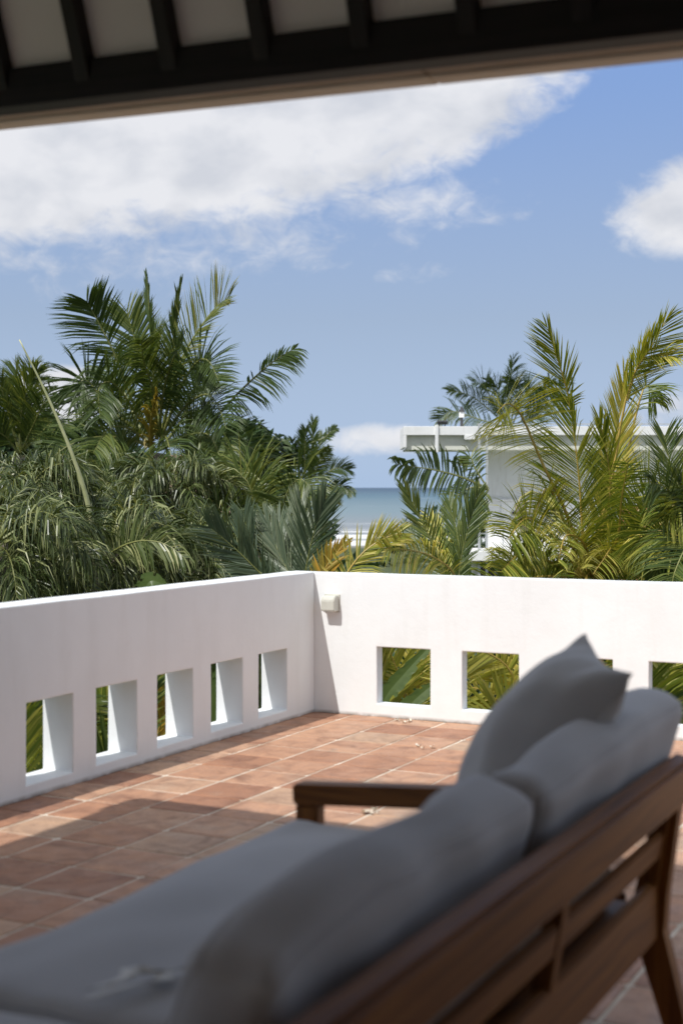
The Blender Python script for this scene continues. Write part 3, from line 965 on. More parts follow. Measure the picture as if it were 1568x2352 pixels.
# ---------------------------------------------------------------- neighbouring flat-roofed house
GZ = -3.4
def nhouse():
    Yh = 45.0
    o = at(1112, 1120, Yh)
    base = Vector((o.x, Yh, GZ))
    h = empty('flat_roofed_house', base)
    tag(h, 'white modern flat-roofed house with a cantilevered roof box behind the palms', 'house')
    k = Yh / FPX
    def X(px): return (px - 1112) * k
    def Z(py): return H - (py - 1120) * k - GZ
    xr = X(1900)
    # upper storey wall, set back under the roof box
    xw0, xw1 = X(1124), xr
    yw = 0.9
    # window opening in the wall: wall built as pieces round it
    def wp(x0, x1, z0, z1, y0=yw, y1=yw + 0.25, m=M_BWALL, n='wall'):
        return box(n, (x0, y0, z0), (x1, y1, z1), m, h, 0.004)
    wp(xw0, xw1, Z(1147), Z(1030))
    wx0, wx1, wz0, wz1 = X(1180), X(1207), Z(1186), Z(1173)
    wp(xw0, wx0, Z(1262), Z(1152)); wp(wx1, xw1, Z(1262), Z(1152))
    wp(wx0, wx1, Z(1262), wz0); wp(wx0, wx1, wz1, Z(1152))
    wp(X(1118), xw1, Z(1151.7), Z(1147.3), yw - 0.09, yw + 0.2, M_BWHITE, 'ledge')
    wd = box('window', (wx0 + .01, yw + .10, wz0 + .01), (wx1 - .01, yw + .13, wz1 - .01), M_GLASS, h)
    f = bmesh.new()
    for a, b_ in (((wx0, wz0), (wx1, wz0 + .05)), ((wx0, wz1 - .05), (wx1, wz1)), ((wx0, wz0 + .05), (wx0 + .05, wz1 - .05)), ((wx1 - .05, wz0 + .05), (wx1, wz1 - .05))):
        bbox_bm(f, (a[0] + .003, yw + .03, a[1] + .003), (b_[0] - .003, yw + .098, b_[1] - .003))
    from_bm('frame', f, M_STEEL, wd)
    # louvre joints on the wall
    for px in (1157, 1250, 1290):
        box('downpipe', (X(px), yw - 0.05, Z(1260)), (X(px) + 0.05, yw - 0.004, Z(1153)), M_BWALL, h, 0.01)
    # roof box: top slab, recessed fascia panel, end fin, cross fin
    xl = X(925)
    box('roof_slab', (xl, -0.6, Z(1001)), (xr, 2.2, Z(981)), M_BWHITE, h, 0.01)
    box('main_roof', (xw0 + .5, 2.203, Z(1001)), (xr, 9.0, Z(982)), M_BWHITE, h, 0.01)
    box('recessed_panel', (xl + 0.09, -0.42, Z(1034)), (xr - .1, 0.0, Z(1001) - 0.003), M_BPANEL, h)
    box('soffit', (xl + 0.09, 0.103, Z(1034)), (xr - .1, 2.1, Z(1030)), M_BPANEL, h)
    box('end_fin', (xl - 0.003, -0.603, Z(1029)), (xl + 0.085, 2.15, Z(1001) - 0.002), M_BWHITE, h, 0.008)
    box('cross_fin', (X(996), -0.66, Z(1040)), (X(1003), -0.425, Z(978)), M_BWHITE, h, 0.008)
    box('drop_beam', (X(1062), -0.63, Z(1011)), (X(1086), -0.425, Z(1001) - .002), M_BWHITE, h, 0.008)
    # terrace slab below, dark openings under it
    box('balcony_slab', (X(1070), -1.2, Z(1284)), (xr, 1.2, Z(1262) - 0.003), M_BWHITE, h, 0.01)
    box('lower_wall', (X(1090), 1.0, 0.0), (xr, 1.19, Z(1284) - .003), M_BWALL, h)
    for i, px in enumerate((1108, 1150, 1200, 1260, 1330)):
        g = box('lower_window', (X(px), 0.93, Z(1345)), (X(px + 34), 0.995, Z(1292)), M_GLASS, h)
        box('mullion', (X(px + 16), 0.90, Z(1345)), (X(px + 18), 0.928, Z(1292)), M_BWHITE, g)
    # roof railing
    box('roof_rail', (X(1092), -0.55, Z(977)), (xr, -0.51, Z(974.5)), M_STEEL, h)
    for px in (1095, 1200, 1300, 1405, 1523, 1640):
        box('rail_post', (X(px), -0.55, Z(981) + .002), (X(px) + 0.05, -0.51, Z(977) - .001), M_STEEL, h)
    # steel access ladder standing in front
    lad = empty('steel_ladder', (base.x + X(1100), Yh - 0.95, GZ))
    tag(lad, 'tall galvanised steel ladder against the front of the flat-roofed house', 'ladder')
    zt_ = Z(976)
    for px in (1093, 1110):
        box('stile', (X(px) - X(1100) - 0.035, -0.03, 0), (X(px) - X(1100) + 0.035, 0.03, zt_), M_STEEL, lad)
    nr = 26
    for i in range(nr):
        z = 0.3 + (zt_ - 0.4) * i / (nr - 1)
        if i % 2 == 0:
            box('rung', (X(1093) - X(1100) + 0.036, -0.015, z), (X(1110) - X(1100) - 0.036, 0.015, z + 0.03), M_STEEL, lad)
    # lantern and two floodlights on the roof
    ln = empty('roof_lantern', (base.x + X(1062), Yh + 0.4, GZ + Z(981)))
    tag(ln, 'dark post lantern standing on the edge of the flat roof', 'lantern')
    bm = bmesh.new(); tube_bm(bm, [Vector((0, 0, 0)), Vector((0, 0, .32))], .05, 8); from_bm('post', bm, M_DARK, ln)
    box('light_box', (-.08, -.08, .32), (.08, .08, .50), M_BWHITE, ln, .01)
    bm = bmesh.new(); tube_bm(bm, [Vector((0, 0, .50)), Vector((0, 0, .54)), Vector((0, 0, .68))], [.12, .09, .015], 8); from_bm('cap', bm, M_DARK, ln)
    for px in (1003, 1015):
        fl = empty('floodlight', (base.x + X(px) + 0.05, Yh - 0.45, GZ + Z(981)))
        tag(fl, 'small dark floodlight on the white roof edge', 'floodlight', 'floodlights on the roof edge')
        box('bracket', (-.02, -.02, 0), (.02, .02, .09), M_DARK, fl)
        box('head', (-.08, -.14, .09), (.08, .02, .19), M_DARK, fl, .01, rot=(R(14), 0, 0))
nhouse()

# brown-roofed bungalow among the trees on the left
def bungalow(px, py, Y, w, d, hgt, rise, label, rz=0.2, colr=None):
    p = at(px, py, Y)
    b = empty('bungalow', (p.x, p.y, GZ), rz)
    tag(b, label, 'house')
    eave = p.z - rise - GZ
    box('wall', (-w / 2 + .5, -d / 2 + .5, 0), (w / 2 - .5, d / 2 - .5, eave), M_SAND, b)
    rf = empty('roof', (0, 0, 0)); rf.parent = b
    tag(rf)
    n = 11
    for side in (-1, 1):
        for k in range(n):          # courses of tiles, each overlapping the one below
            t0, t1 = k / n, (k + 1) / n
            bm = bmesh.new()
            y0, y1 = side * d / 2 * (1 - t0), side * d / 2 * (1 - t1)
            z0, z1 = eave + rise * t0, eave + rise * t1
            v = [bm.verts.new(q) for q in ((-w / 2, y0 * 1.02, z0 + .05), (w / 2, y0 * 1.02, z0 + .05), (w / 2, y1, z1 + .01), (-w / 2, y1, z1 + .01),
                                           (-w / 2, y0 * 1.02, z0), (w / 2, y0 * 1.02, z0), (w / 2, y1, z1 - .04), (-w / 2, y1, z1 - .04))]
            for f in ((0, 1, 2, 3), (7, 6, 5, 4), (0, 4, 5, 1), (1, 5, 6, 2), (2, 6, 7, 3), (3, 7, 4, 0)):
                bm.faces.new([v[i] for i in f])
            from_bm('tile_course', bm, colr or M_ROOFT, rf)
    bm = bmesh.new()
    for sx in (-1, 1):
        a = [bm.verts.new((sx * (w / 2 - .5), y, z)) for y, z in ((-d / 2 + .5, eave), (d / 2 - .5, eave), (0, eave + rise - .15))]
        bm.faces.new(a)
    from_bm('gable', bm, M_SAND, b)
M_SAND = simple('sand_render', (0.36, 0.31, 0.24), (0.46, 0.41, 0.33), 2, 0.9)
M_ROOFT = simple('brown_roof_tile', (0.14, 0.085, 0.06), (0.27, 0.18, 0.13), 5, 0.85)
M_ROOFR = simple('red_roof_tile', (0.26, 0.085, 0.045), (0.38, 0.14, 0.075), 5, 0.8)
bungalow(265, 1045, 42, 7.0, 6.0, 3, 2.2, 'sand-coloured bungalow with a brown tiled roof half hidden by drooping palms', 0.25)
bungalow(1660, 1165, 30, 4.2, 5.0, 3, 1.6, 'small house with a red tiled roof behind the golden palms', -0.2, M_ROOFR)

# ---------------------------------------------------------------- palms
def catmull(P, n):
    out = []
    m = len(P) - 1
    for i in range(n + 1):
        f = i / n * m
        k = min(int(f), m - 1)
        t = f - k
        a, b, c, d = P[max(0, k - 1)], P[k], P[k + 1], P[min(m, k + 2)]
        if k == 0: a = b * 2 - c
        if k + 2 > m: d = c * 2 - b
        out.append(0.5 * ((2 * b) + (c - a) * t + (2 * a - 5 * b + 4 * c - d) * t * t + (3 * b - a - 3 * c + d) * t ** 3))
    return out
DOWN = Vector((0, 0, -1))
def frond_mesh(P, leaf=0.6, n=55, roll=0.0, lift=0.1, droop=0.35, lw=0.035, t0=0.16, sweep=(62, 22), var=(0.0, 0.7), rach=0.018,
               seed=0, plume=False, mats=None, sides=(1, 1), taper=0.55, face=None, segs=3, gap=0.04, jit=0.05, cut=1.0, ragged=2.2, tears=7):
    rr = random.Random(seed)
    m = 26
    C = catmull([Vector(p) for p in P], m)
    verts, faces, vv, mi = [], [], [], []
    def tang(f):
        k = max(0, min(m - 1, int(f)))
        return (C[k + 1] - C[k]).normalized()
    def pt(f):
        k = max(0, min(m - 1, int(f)))
        return C[k].lerp(C[k + 1], f - k)
    # rachis
    prev = None
    for i in range(0, m + 1, 2):
        T = tang(min(i, m - 1))
        s = T.cross(Vector((0.2, 0.9, 0.35))).normalized()
        q = s.cross(T)
        r = rach * (1 - 0.86 * i / m)
        base = len(verts)
        for k in range(4):
            a = k * math.pi / 2
            verts.append(C[i] + (s * math.cos(a) + q * math.sin(a)) * r)
            vv.append(0.5)
        if prev is not None:
            for k in range(4):
                faces.append((prev + k, prev + (k + 1) % 4, base + (k + 1) % 4, base + k)); mi.append(1)
        prev = base
    Fref = face if face is not None else Vector((0, -1, 0.12))
    for side, on in zip((1, -1), sides):
        if not on: continue
        # leaflets hang together in torn groups, each group with its own set and droop
        cuts = sorted([0.0, 1.0] + [rr.random() for _ in range(tears)])
        grp = [(rr.gauss(0, 6), rr.uniform(.6, 1.5) + (rr.uniform(1, 3) if rr.random() < .12 else 0), rr.gauss(0, .10)) for _ in cuts]
        for i in range(n):
            t = t0 + (cut - t0) * (i + rr.uniform(0, 0.7)) / n
            if rr.random() < gap: continue
            T = tang(t * m)
            F_ = (Fref - T * Fref.dot(T))
            if F_.length < 1e-3: F_ = Vector((1, 0, 0)) - T * T.x
            F_.normalize()
            ang = roll
            if plume: ang = rr.uniform(-math.pi, math.pi)
            F_ = Matrix.Rotation(ang, 3, T) @ F_
            S_ = T.cross(F_).normalized() * side
            x = (t - t0) / (1 - t0)
            gi = max(k_ for k_ in range(len(cuts)) if cuts[k_] <= x or k_ == 0)
            ga, gd, gl_ = grp[gi]
            if any(abs(x - c_) < 0.010 for c_ in cuts[1:-1]): continue
            prof = min(1.0, 0.5 + 2.0 * x) * (1 - taper * max(0.0, (x - 0.5) / 0.5) ** 1.8)
            l = leaf * prof * rr.uniform(0.86, 1.1)
            a = R(sweep[0] + (sweep[1] - sweep[0]) * x ** 1.2 + ga + rr.gauss(0, ragged))
            d = (T * math.cos(a) + S_ * math.sin(a) + F_ * (lift + gl_ + rr.gauss(0, jit))).normalized()
            Wd = d.cross(F_)
            if Wd.length < 1e-3: Wd = T.copy()
            Wd.normalize()
            Wd = Matrix.Rotation(rr.gauss(0, 0.30), 3, d) @ Wd
            p = pt(t * m)
            w0 = lw * rr.uniform(0.8, 1.2)
            prof_w = (0.55, 1.0, 0.8, 0.0) if segs == 3 else (0.6, 1.0, 0.0)
            val = max(0.0, min(1.0, rr.uniform(*var)))
            idx = []
            dr = droop * gd * rr.uniform(0.8, 1.2)
            for j in range(segs + 1):
                if j == segs:
                    verts.append(p); vv.append(min(1, val + 0.18)); idx.append((len(verts) - 1,))
                else:
                    verts.append(p - Wd * w0 * prof_w[j] / 2); verts.append(p + Wd * w0 * prof_w[j] / 2)
                    vv += [val, val]
                    idx.append((len(verts) - 2, len(verts) - 1))
                p = p + d * (l / segs)
                d = (d + DOWN * dr * (0.5 + 0.5 * j)).normalized()
                Wd = (Wd - d * Wd.dot(d))
                if Wd.length > 1e-4: Wd.normalize()
            for q in range(segs):
                if len(idx[q + 1]) == 2:
                    faces.append((idx[q][0], idx[q][1], idx[q + 1][1], idx[q + 1][0]))
                else:
                    faces.append((idx[q][0], idx[q][1], idx[q + 1][0]))
                mi.append(0)
    return verts, faces, vv, mi
def put_frond(root, name, P, mats, **k):
    o0 = Vector(root.location)
    v, f, vv, mi = frond_mesh([Vector(p) - o0 for p in P], **k)
    me = bpy.data.meshes.new(name)
    me.from_pydata(v, [], f)
    at_ = me.attributes.new('var', 'FLOAT', 'POINT')
    at_.data.foreach_set('value', vv)
    me.materials.append(mats[0]); me.materials.append(mats[1])
    me.polygons.foreach_set('material_index', mi)
    return meshobj(name, me, None, root)
def trunk(root, top, r0, r1, lean=0.0, mat=None, rings=True):
    top = Vector(top) - Vector(root.location)
    n = 26
    pts, rad = [], []
    for i in range(n + 1):
        t = i / n
        p = Vector((top.x * t ** 1.5, top.y * t ** 1.5, top.z * t))
        pts.append(p)
        rad.append((r0 + (r1 - r0) * t ** 0.7) * (1.0 + (0.05 if rings and i % 2 else -0.03)))
    rad[0] *= 1.35
    bm = bmesh.new()
    tube_bm(bm, pts, rad, 9)
    return from_bm('trunk', bm, mat or M_TRUNK, root, smooth=True)
def gen(base, az_, el0, el1, L, n=5):
    """generic arching frond axis starting at base"""
    P = [Vector(base)]
    for i in range(n):
        t = (i + 0.5) / n
        e = el0 + (el1 - el0) * t ** 1.3
        P.append(P[-1] + Vector((math.sin(az_) * math.cos(e), math.cos(az_) * math.cos(e), math.sin(e))) * (L / n))
    return P
def palm(name, label, px, py, Y, group=None, foot=(0, 0), tr=(0.16, 0.11), cat='palm tree'):
    c = at(px, py, Y)
    r = empty(name, (c.x + foot[0], c.y + foot[1], GZ))
    tag(r, label, cat, group)
    trunk(r, c + Vector((0, 0, -0.05)), *tr)
    return r, c
def fr(root, Y, pts, mats, dY=None, name='frond', **k):
    """frond whose axis runs through sight-line points at depths Y + offset"""
    m = len(pts) - 1
    P = []
    for i, q in enumerate(pts):
        off = q[2] if len(q) > 2 else (dY or 0) * (i / m)
        P.append(at(q[0], q[1], Y + off))
    return put_frond(root, name, P, mats, **k)

CG = (L_COCO, M_RACH)
CGY = (L_GOLD, M_RACHY)
CS = (L_SILVER, M_RACH)
CP = (L_PLUME, M_RACH)
CY = (L_YELLOW, M_RACHY)
seedc = [100]
def sd():
    seedc[0] += 1
    return seedc[0]

# --- A: tall coconut palm on the left
Y = 25.0
A, ca = palm('coconut_palm', 'tall dark green coconut palm with torn upright fronds left of the sea gap', 362, 1035, Y, foot=(-0.6, 0.5), tr=(0.2, 0.13))
kw = dict(leaf=0.85, n=100, lw=0.024, rach=0.032, lift=.35)
fr(A, Y, [(360, 1010), (352, 850), (345, 740), (337, 634)], CG, leaf=0.36, n=60, sweep=(9, 3), lw=0.026, rach=0.03, lift=.0, tears=1, t0=.35, droop=.0, var=(0, .5), seed=sd())
fr(A, Y, [(368, 1005), (396, 880), (399, 760), (415, 655)], CG, dY=-.4, leaf=0.5, n=70, sweep=(18, 7), lw=0.028, rach=0.03, lift=.05, t0=.2, droop=.02, var=(.1, .7), seed=sd())
fr(A, Y, [(370, 1000), (408, 850), (450, 768), (498, 704), (526, 688)], CG, dY=-.8, sides=(1, 1), sweep=(60, 20), droop=.10, var=(.45, .98), roll=R(-35), seed=sd(), **kw)
fr(A, Y, [(352, 1000), (302, 915), (264, 815), (220, 728), (200, 692)], CG, dY=-.5, sweep=(64, 30), droop=.18, var=(0, .5), seed=sd(), t0=.42, **kw)
fr(A, Y, [(356, 1000), (332, 880), (314, 797), (292, 714)], CG, dY=.6, sweep=(62, 28), droop=.14, var=(.05, .8), seed=sd(), t0=.45, **kw)
fr(A, Y, [(345, 1005), (258, 945), (196, 872), (160, 925)], CG, dY=-.3, sweep=(70, 40), droop=.35, var=(0, .5), seed=sd(), t0=.25, **kw)
fr(A, Y, [(400, 1020), (485, 968), (545, 905), (590, 862), (634, 826), (680, 798)], CG, dY=-.9, sweep=(72, 30), droop=.55, var=(0, .45), seed=sd(), t0=.3, leaf=.72, n=84, lw=.026, rach=.03, sides=(1, .0), gap=.05)
fr(A, Y, [(400, 1020), (485, 968), (545, 905), (590, 862), (634, 826), (680, 798)], CG, dY=-.9, sweep=(50, 20), droop=.15, var=(0, .45), seed=sd(), t0=.5, leaf=.25, n=30, lw=.04, rach=.03, sides=(0, 1))
fr(A, Y, [(374, 1000), (415, 890), (452, 832), (480, 830), (505, 880)], CG, dY=-1.0, sweep=(70, 40), droop=.28, var=(0, .35), seed=sd(), **kw)
fr(A, Y, [(374, 1010), (420, 940), (470, 905), (500, 930), (520, 985)], CG, dY=-1.2, sweep=(70, 40), droop=.3, var=(0, .4), seed=sd(), **kw)
fr(A, Y, [(350, 1010), (300, 930), (260, 880), (228, 890), (230, 960)], CG, dY=-1.2, sweep=(70, 40), droop=.35, var=(0, .5), seed=sd(), **kw)
fr(A, Y, [(362, 1000), (352, 900), (330, 830), (325, 780)], CG, dY=-1.6, sweep=(55, 25), droop=.2, var=(.1, .6), roll=R(40), seed=sd(), **kw)
fr(A, Y, [(366, 1000), (376, 900), (400, 820), (420, 790)], CG, dY=-1.5, sweep=(55, 25), droop=.2, var=(0, .4), roll=R(-20), seed=sd(), **kw)
fr(A, Y, [(364, 1000), (360, 900), (362, 830), (350, 780)], CG, dY=1.0, sweep=(55, 25), droop=.2, var=(0, .5), seed=sd(), **kw)
fr(A, Y, [(355, 1030), (300, 985), (250, 985), (215, 1040)], CG, dY=-1.4, sweep=(70, 45), droop=.4, var=(.1, .7), seed=sd(), **kw)
fr(A, Y, [(375, 1030), (430, 1000), (480, 1000), (510, 1060)], CG, dY=-1.2, sweep=(70, 45), droop=.4, var=(.1, .6), seed=sd(), **kw)
fr(A, Y, [(350, 1030), (310, 960), (285, 900), (240, 845)], CG, dY=1.2, sweep=(66, 35), droop=.25, var=(0, .5), seed=sd(), **kw)
fr(A, Y, [(370, 1030), (420, 960), (440, 900), (480, 850)], CG, dY=1.2, sweep=(66, 35), droop=.25, var=(0, .5), seed=sd(), **kw)
fr(A, Y, [(350, 1060), (345, 1000), (352, 940), (360, 900)], CY, dY=-1.8, leaf=.5, n=50, sweep=(26, 8), lw=.04, rach=.04, var=(0, .35), seed=sd())
for k in range(5):
    put_frond(A, 'frond', gen(ca, k * 1.3 + .3, R(25), R(-50), 2.2), CG, sweep=(68, 40), droop=.4, var=(0, .6), seed=sd(), leaf=.7, n=80, lw=.024, rach=.03)

CD = (L_DEAD, M_TRUNK)
for k, (a_, l_) in enumerate(((2.6, 2.0), (3.9, 1.8), (0.7, 1.9), (5.2, 1.6))):
    put_frond(A, 'dead_frond', gen(ca + Vector((0, 0, -.2)), a_, R(-35), R(-86), l_), CD, sweep=(45, 20), droop=.7, var=(0, 1), seed=sd(), leaf=.45, n=40, lw=.03, rach=.03)
# --- B: coconut palm at the left edge
Y = 30.0
B, cb = palm('coconut_palm', 'coconut palm at the edge of the grove behind the bare spear leaf', 45, 1040, Y, tr=(0.2, 0.13))
for pts in ([(45, 1040), (20, 950), (0, 880), (-20, 850)], [(45, 1040), (40, 940), (38, 850)], [(46, 1040), (62, 940), (72, 845)], [(48, 1040), (85, 960), (118, 890)],
            [(42, 1040), (-5, 970), (-50, 920), (-90, 930)], [(48, 1040), (100, 990), (130, 960), (150, 985)], [(46, 1030), (52, 930), (86, 850)],
            [(44, 1040), (10, 1000), (-40, 985), (-70, 1030)], [(46, 1040), (70, 1010), (110, 1010), (130, 1060)]):
    fr(B, Y, pts, CG, dY=rnd.uniform(-1.2, 1.2), sweep=(50, 22), droop=.22, var=(0, .75), roll=R(rnd.uniform(-40, 40)), seed=sd(), leaf=.8, n=84, lw=.026, rach=.03, lift=.35)

# --- C: drooping plume palms that fill the left
def plume_palm(label, px, py, Y, n, L, seed, spear=False):
    r, c = palm('plume_palm', label, px, py, Y, 'drooping plume palms along the garden', tr=(0.12, 0.08))
    rr = random.Random(seed)
    for k in range(n):
        a = k * 2.39996 + rr.uniform(-.2, .2)
        e = R(52 - 95 * (k / n) + rr.uniform(-8, 8))
        put_frond(r, 'frond', gen(c + Vector((0, 0, -.25 * k / n)), a, e, e - R(75), L * rr.uniform(.8, 1.1), 6), CP, leaf=L * .42, n=92, lw=.0155 * Y / 14, rach=.016,
                  droop=1.15, sweep=(58, 30), plume=True, var=(0.0, .9), seed=seed * 50 + k, taper=.6, jit=.25)
    return r, c
plume_palm('drooping plume palm rising highest beside the tall coconut palm', 405, 1115, 19.0, 24, 1.0, 3)
plume_palm('drooping plume palm in front of the palm at the edge of the grove', 70, 1115, 17.5, 24, 1.2, 4)
plume_palm('low drooping plume palm hanging over the shaded parapet', 255, 1250, 15.0, 22, 1.15, 5)
plume_palm('low drooping plume palm at the end of the shaded parapet', 0, 1235, 13.5, 22, 1.15, 6)
plume_palm('dense drooping plume palm between the shaded parapet and the grey-green fan fronds', 460, 1250, 16.5, 20, 1.1, 7)
plume_palm('drooping plume palm standing among the others behind the bare spear leaf', 190, 1140, 21.0, 18, 1.2, 8)
# bare pale spear leaf rising out of the low palm
sp = empty('spear_palm', (at(222, 1300, 14.2).x, 14.2, GZ))
tag(sp, 'slender palm with one long bare pale spear leaf leaning over the grove', 'palm tree')
trunk(sp, at(222, 1290, 14.2), .07, .05)
bm = bmesh.new()
PS = catmull([at(222, 1300, 14.2) - sp.location, at(203, 1160, 14.1) - sp.location, at(165, 1040, 14) - sp.location, at(105, 900, 13.9) - sp.location, at(45, 780, 13.8) - sp.location], 20)
tube_bm(bm, PS, [.032 * (1 - .82 * i / 20) for i in range(21)], 7)
from_bm('spear_leaf', bm, M_SPEAR, sp, smooth=True)
for k in range(6):
    put_frond(sp, 'frond', gen(at(222, 1300, 14.2), k * 1.05, R(40), R(-40), 1.2), CP, leaf=.4, n=40, lw=.02, rach=.014, droop=.6, seed=sd(), var=(.1, .9))

# --- D: broad-leaved trees
def leaf_cloud(blobs, n, size, seed, shell=0.55):
    rr = random.Random(seed)
    v, f, vv = [], [], []
    tot = sum(b[3] * b[4] for b in blobs)
    for cx_, cy_, cz_, rx, rz in blobs:
        k = int(n * rx * rz / tot)
        cl_ = [Vector((rr.gauss(0, 1), rr.gauss(0, 1), rr.gauss(0, 1))).normalized() * rr.uniform(shell, 1.0) for _ in range(max(6, k // 26))]
        for _ in range(k):
            q = rr.choice(cl_) + Vector((rr.gauss(0, .13), rr.gauss(0, .13), rr.gauss(0, .13)))
            c = Vector((cx_ + q.x * rx, cy_ + q.y * rx, cz_ + q.z * rz))
            nn = (q.normalized() * .6 + Vector((rr.gauss(0, .6), rr.gauss(0, .6), rr.gauss(0, .6) + .5))).normalized()
            s = nn.cross(Vector((rr.gauss(0, 1), rr.gauss(0, 1), rr.gauss(0, 1)))).normalized()
            t = nn.cross(s)
            L = size * rr.uniform(.6, 1.25)
            b = len(v)
            v += [c - s * L, c - t * L * .42 + nn * L * .08, c + s * L, c + t * L * .42 + nn * L * .08]
            f.append((b, b + 1, b + 2, b + 3))
            vv += [rr.random()] * 4
    return v, f, vv
def leaf_obj(name, data, mat, parent=None):
    v, f, vv = data
    me = bpy.data.meshes.new(name)
    me.from_pydata(v, [], f)
    a = me.attributes.new('var', 'FLOAT', 'POINT')
    a.data.foreach_set('value', vv)
    me.materials.append(mat)
    return meshobj(name, me, None, parent)
def btree(label, Y, blobs_px, n, size, seed, tpx):
    g = at(tpx, 1120, Y)
    r = empty('broadleaf_tree', (g.x, Y, GZ))
    tag(r, label, 'tree')
    rr = random.Random(seed)
    bl = []
    for px, py, rx, rz in blobs_px:
        c = at(px, py, Y + rr.uniform(-1.5, 1.5)) - r.location
        bl.append((c.x, c.y, c.z, rx * Y / FPX, rz * Y / FPX))
    bm = bmesh.new()
    fork = Vector((0, 0, 2.6))
    tube_bm(bm, [Vector((0, 0, 0)), Vector((.1, 0, 1.3)), fork], [.30, .22, .19], 8)
    for b in bl:
        c = Vector(b[:3])
        tube_bm(bm, [fork - Vector((0, 0, .2)), fork.lerp(c, .5) + Vector((rr.uniform(-.3, .3), 0, -.2)), c], [.13, .08, .03], 6)
    from_bm('trunk', bm, M_BARK, r, smooth=True)
    leaf_obj('crown', leaf_cloud(bl, n, size, seed), L_TREE, r)
btree('dark broad-leaved tree between the tall coconut palm and the small distant palm', 36, [(570, 1020, 62, 52), (630, 1050, 46, 48), (530, 1080, 70, 60), (600, 1110, 70, 60), (480, 1040, 50, 45), (650, 1150, 55, 60)], 9000, .15, 3, 580)
btree('dark broad-leaved tree behind the coconut palms at the edge of the grove', 40, [(175, 1010, 60, 45), (110, 1010, 50, 50), (230, 1040, 60, 50), (20, 1020, 70, 60), (300, 1090, 80, 60)], 7000, .16, 4, 160)

# --- E: small palm in the distance
Y = 46.0
E, ce = palm('coconut_palm', 'small distant coconut palm standing against the sea horizon', 700, 1128, Y, tr=(0.2, 0.14))
kw = dict(leaf=.60, n=60, lw=.032, rach=.03, lift=.25)
for pts, vr in (([(702, 1128), (712, 1060), (720, 965)], (0, .5)), ([(702, 1128), (700, 1050), (702, 985)], (0, .5)), ([(704, 1128), (725, 1050), (740, 1000)], (0, .5)),
            ([(704, 1128), (735, 1060), (757, 1030)], (0, .6)), ([(704, 1128), (745, 1090), (775, 1075), (802, 1078)], (0, .6)), ([(704, 1130), (750, 1120), (785, 1115), (805, 1130)], (0, .5)),
            ([(700, 1128), (680, 1060), (672, 1010)], (0, .5)), ([(700, 1130), (670, 1100), (650, 1090), (640, 1120)], (.3, .8)), ([(698, 1134), (670, 1135), (640, 1138), (615, 1142)], (.6, 1)),
            ([(704, 1134), (730, 1136), (755, 1139), (770, 1142)], (.6, 1)), ([(700, 1134), (690, 1150), (680, 1180)], (.2, .8)), ([(706, 1020), (745, 1005), (758, 992), (770, 984)], (0, .4))):
    fr(E, Y, pts, CG, dY=rnd.uniform(-1, 1), sweep=(48, 22), droop=.25, var=vr, seed=sd(), **(kw if pts[0][1] > 1100 else dict(leaf=.3, n=24, lw=.05, rach=.02)))

# --- F: young grey-green palm whose fronds stand just above the parapet
Y = 12.5
Fp, cf = palm('young_palm', 'young grey-green palm with stiff fan-like fronds behind the parapet corner', 690, 1420, Y, tr=(0.09, 0.07))
kw = dict(leaf=.42, n=84, lw=.014, rach=.012, droop=.04, lift=.25)
fr(Fp, Y, [(692, 1400), (702, 1310), (722, 1220), (746, 1150)], CS, sweep=(34, 14), var=(.1, .9), seed=sd(), t0=.22, **kw)
fr(Fp, Y, [(690, 1400), (670, 1330), (640, 1270), (612, 1200)], CS, dY=.5, sweep=(30, 12), var=(.3, 1), seed=sd(), t0=.2, **kw)
fr(Fp, Y, [(690, 1400), (672, 1330), (650, 1250), (640, 1190)], CS, dY=.9, sweep=(34, 12), var=(.3, 1), seed=sd(), t0=.2, **kw)
fr(Fp, Y, [(690, 1400), (690, 1310), (692, 1230), (690, 1150)], CS, dY=.7, sweep=(30, 12), var=(.3, 1), seed=sd(), t0=.2, **kw)
fr(Fp, Y, [(688, 1420), (610, 1330), (540, 1260), (480, 1210)], CS, dY=-.2, sweep=(40, 18), var=(.1, .7), seed=sd(), t0=.25, **kw)
fr(Fp, Y, [(694, 1420), (640, 1350), (580, 1290), (560, 1180)], CS, dY=.4, sweep=(36, 16), var=(0, .6), seed=sd(), t0=.25, **kw)
# olive arching fronds behind it
Y = 19.0
F2, cf2 = palm('coconut_palm', 'olive coconut palm with arching fronds in front of the broad-leaved tree', 600, 1300, Y, tr=(0.14, 0.10))
kw = dict(leaf=.66, n=90, lw=.018, rach=.02, lift=.3)
fr(F2, Y, [(600, 1290), (585, 1190), (575, 1120), (545, 1090), (505, 1120)], CG, sweep=(72, 45), droop=.4, var=(.4, .95), seed=sd(), **kw)
fr(F2, Y, [(602, 1290), (610, 1180), (600, 1110), (570, 1085), (530, 1095)], CG, dY=.5, sweep=(72, 45), droop=.4, var=(.3, .9), seed=sd(), **kw)
fr(F2, Y, [(602, 1290), (640, 1200), (660, 1130), (690, 1100), (720, 1130)], CG, dY=-.5, sweep=(72, 45), droop=.4, var=(.1, .7), seed=sd(), **kw)
fr(F2, Y, [(598, 1290), (540, 1230), (500, 1200), (460, 1230)], CG, dY=-.5, sweep=(72, 45), droop=.4, var=(.1, .8), seed=sd(), **kw)
fr(F2, Y, [(598, 1290), (560, 1290), (500, 1280), (450, 1320)], CG, dY=-.8, sweep=(72, 45), droop=.4, var=(.2, 1), seed=sd(), **kw)
fr(F2, Y, [(602, 1290), (640, 1260), (690, 1250), (730, 1300)], CG, dY=-.8, sweep=(72, 45), droop=.4, var=(.2, .8), seed=sd(), **kw)

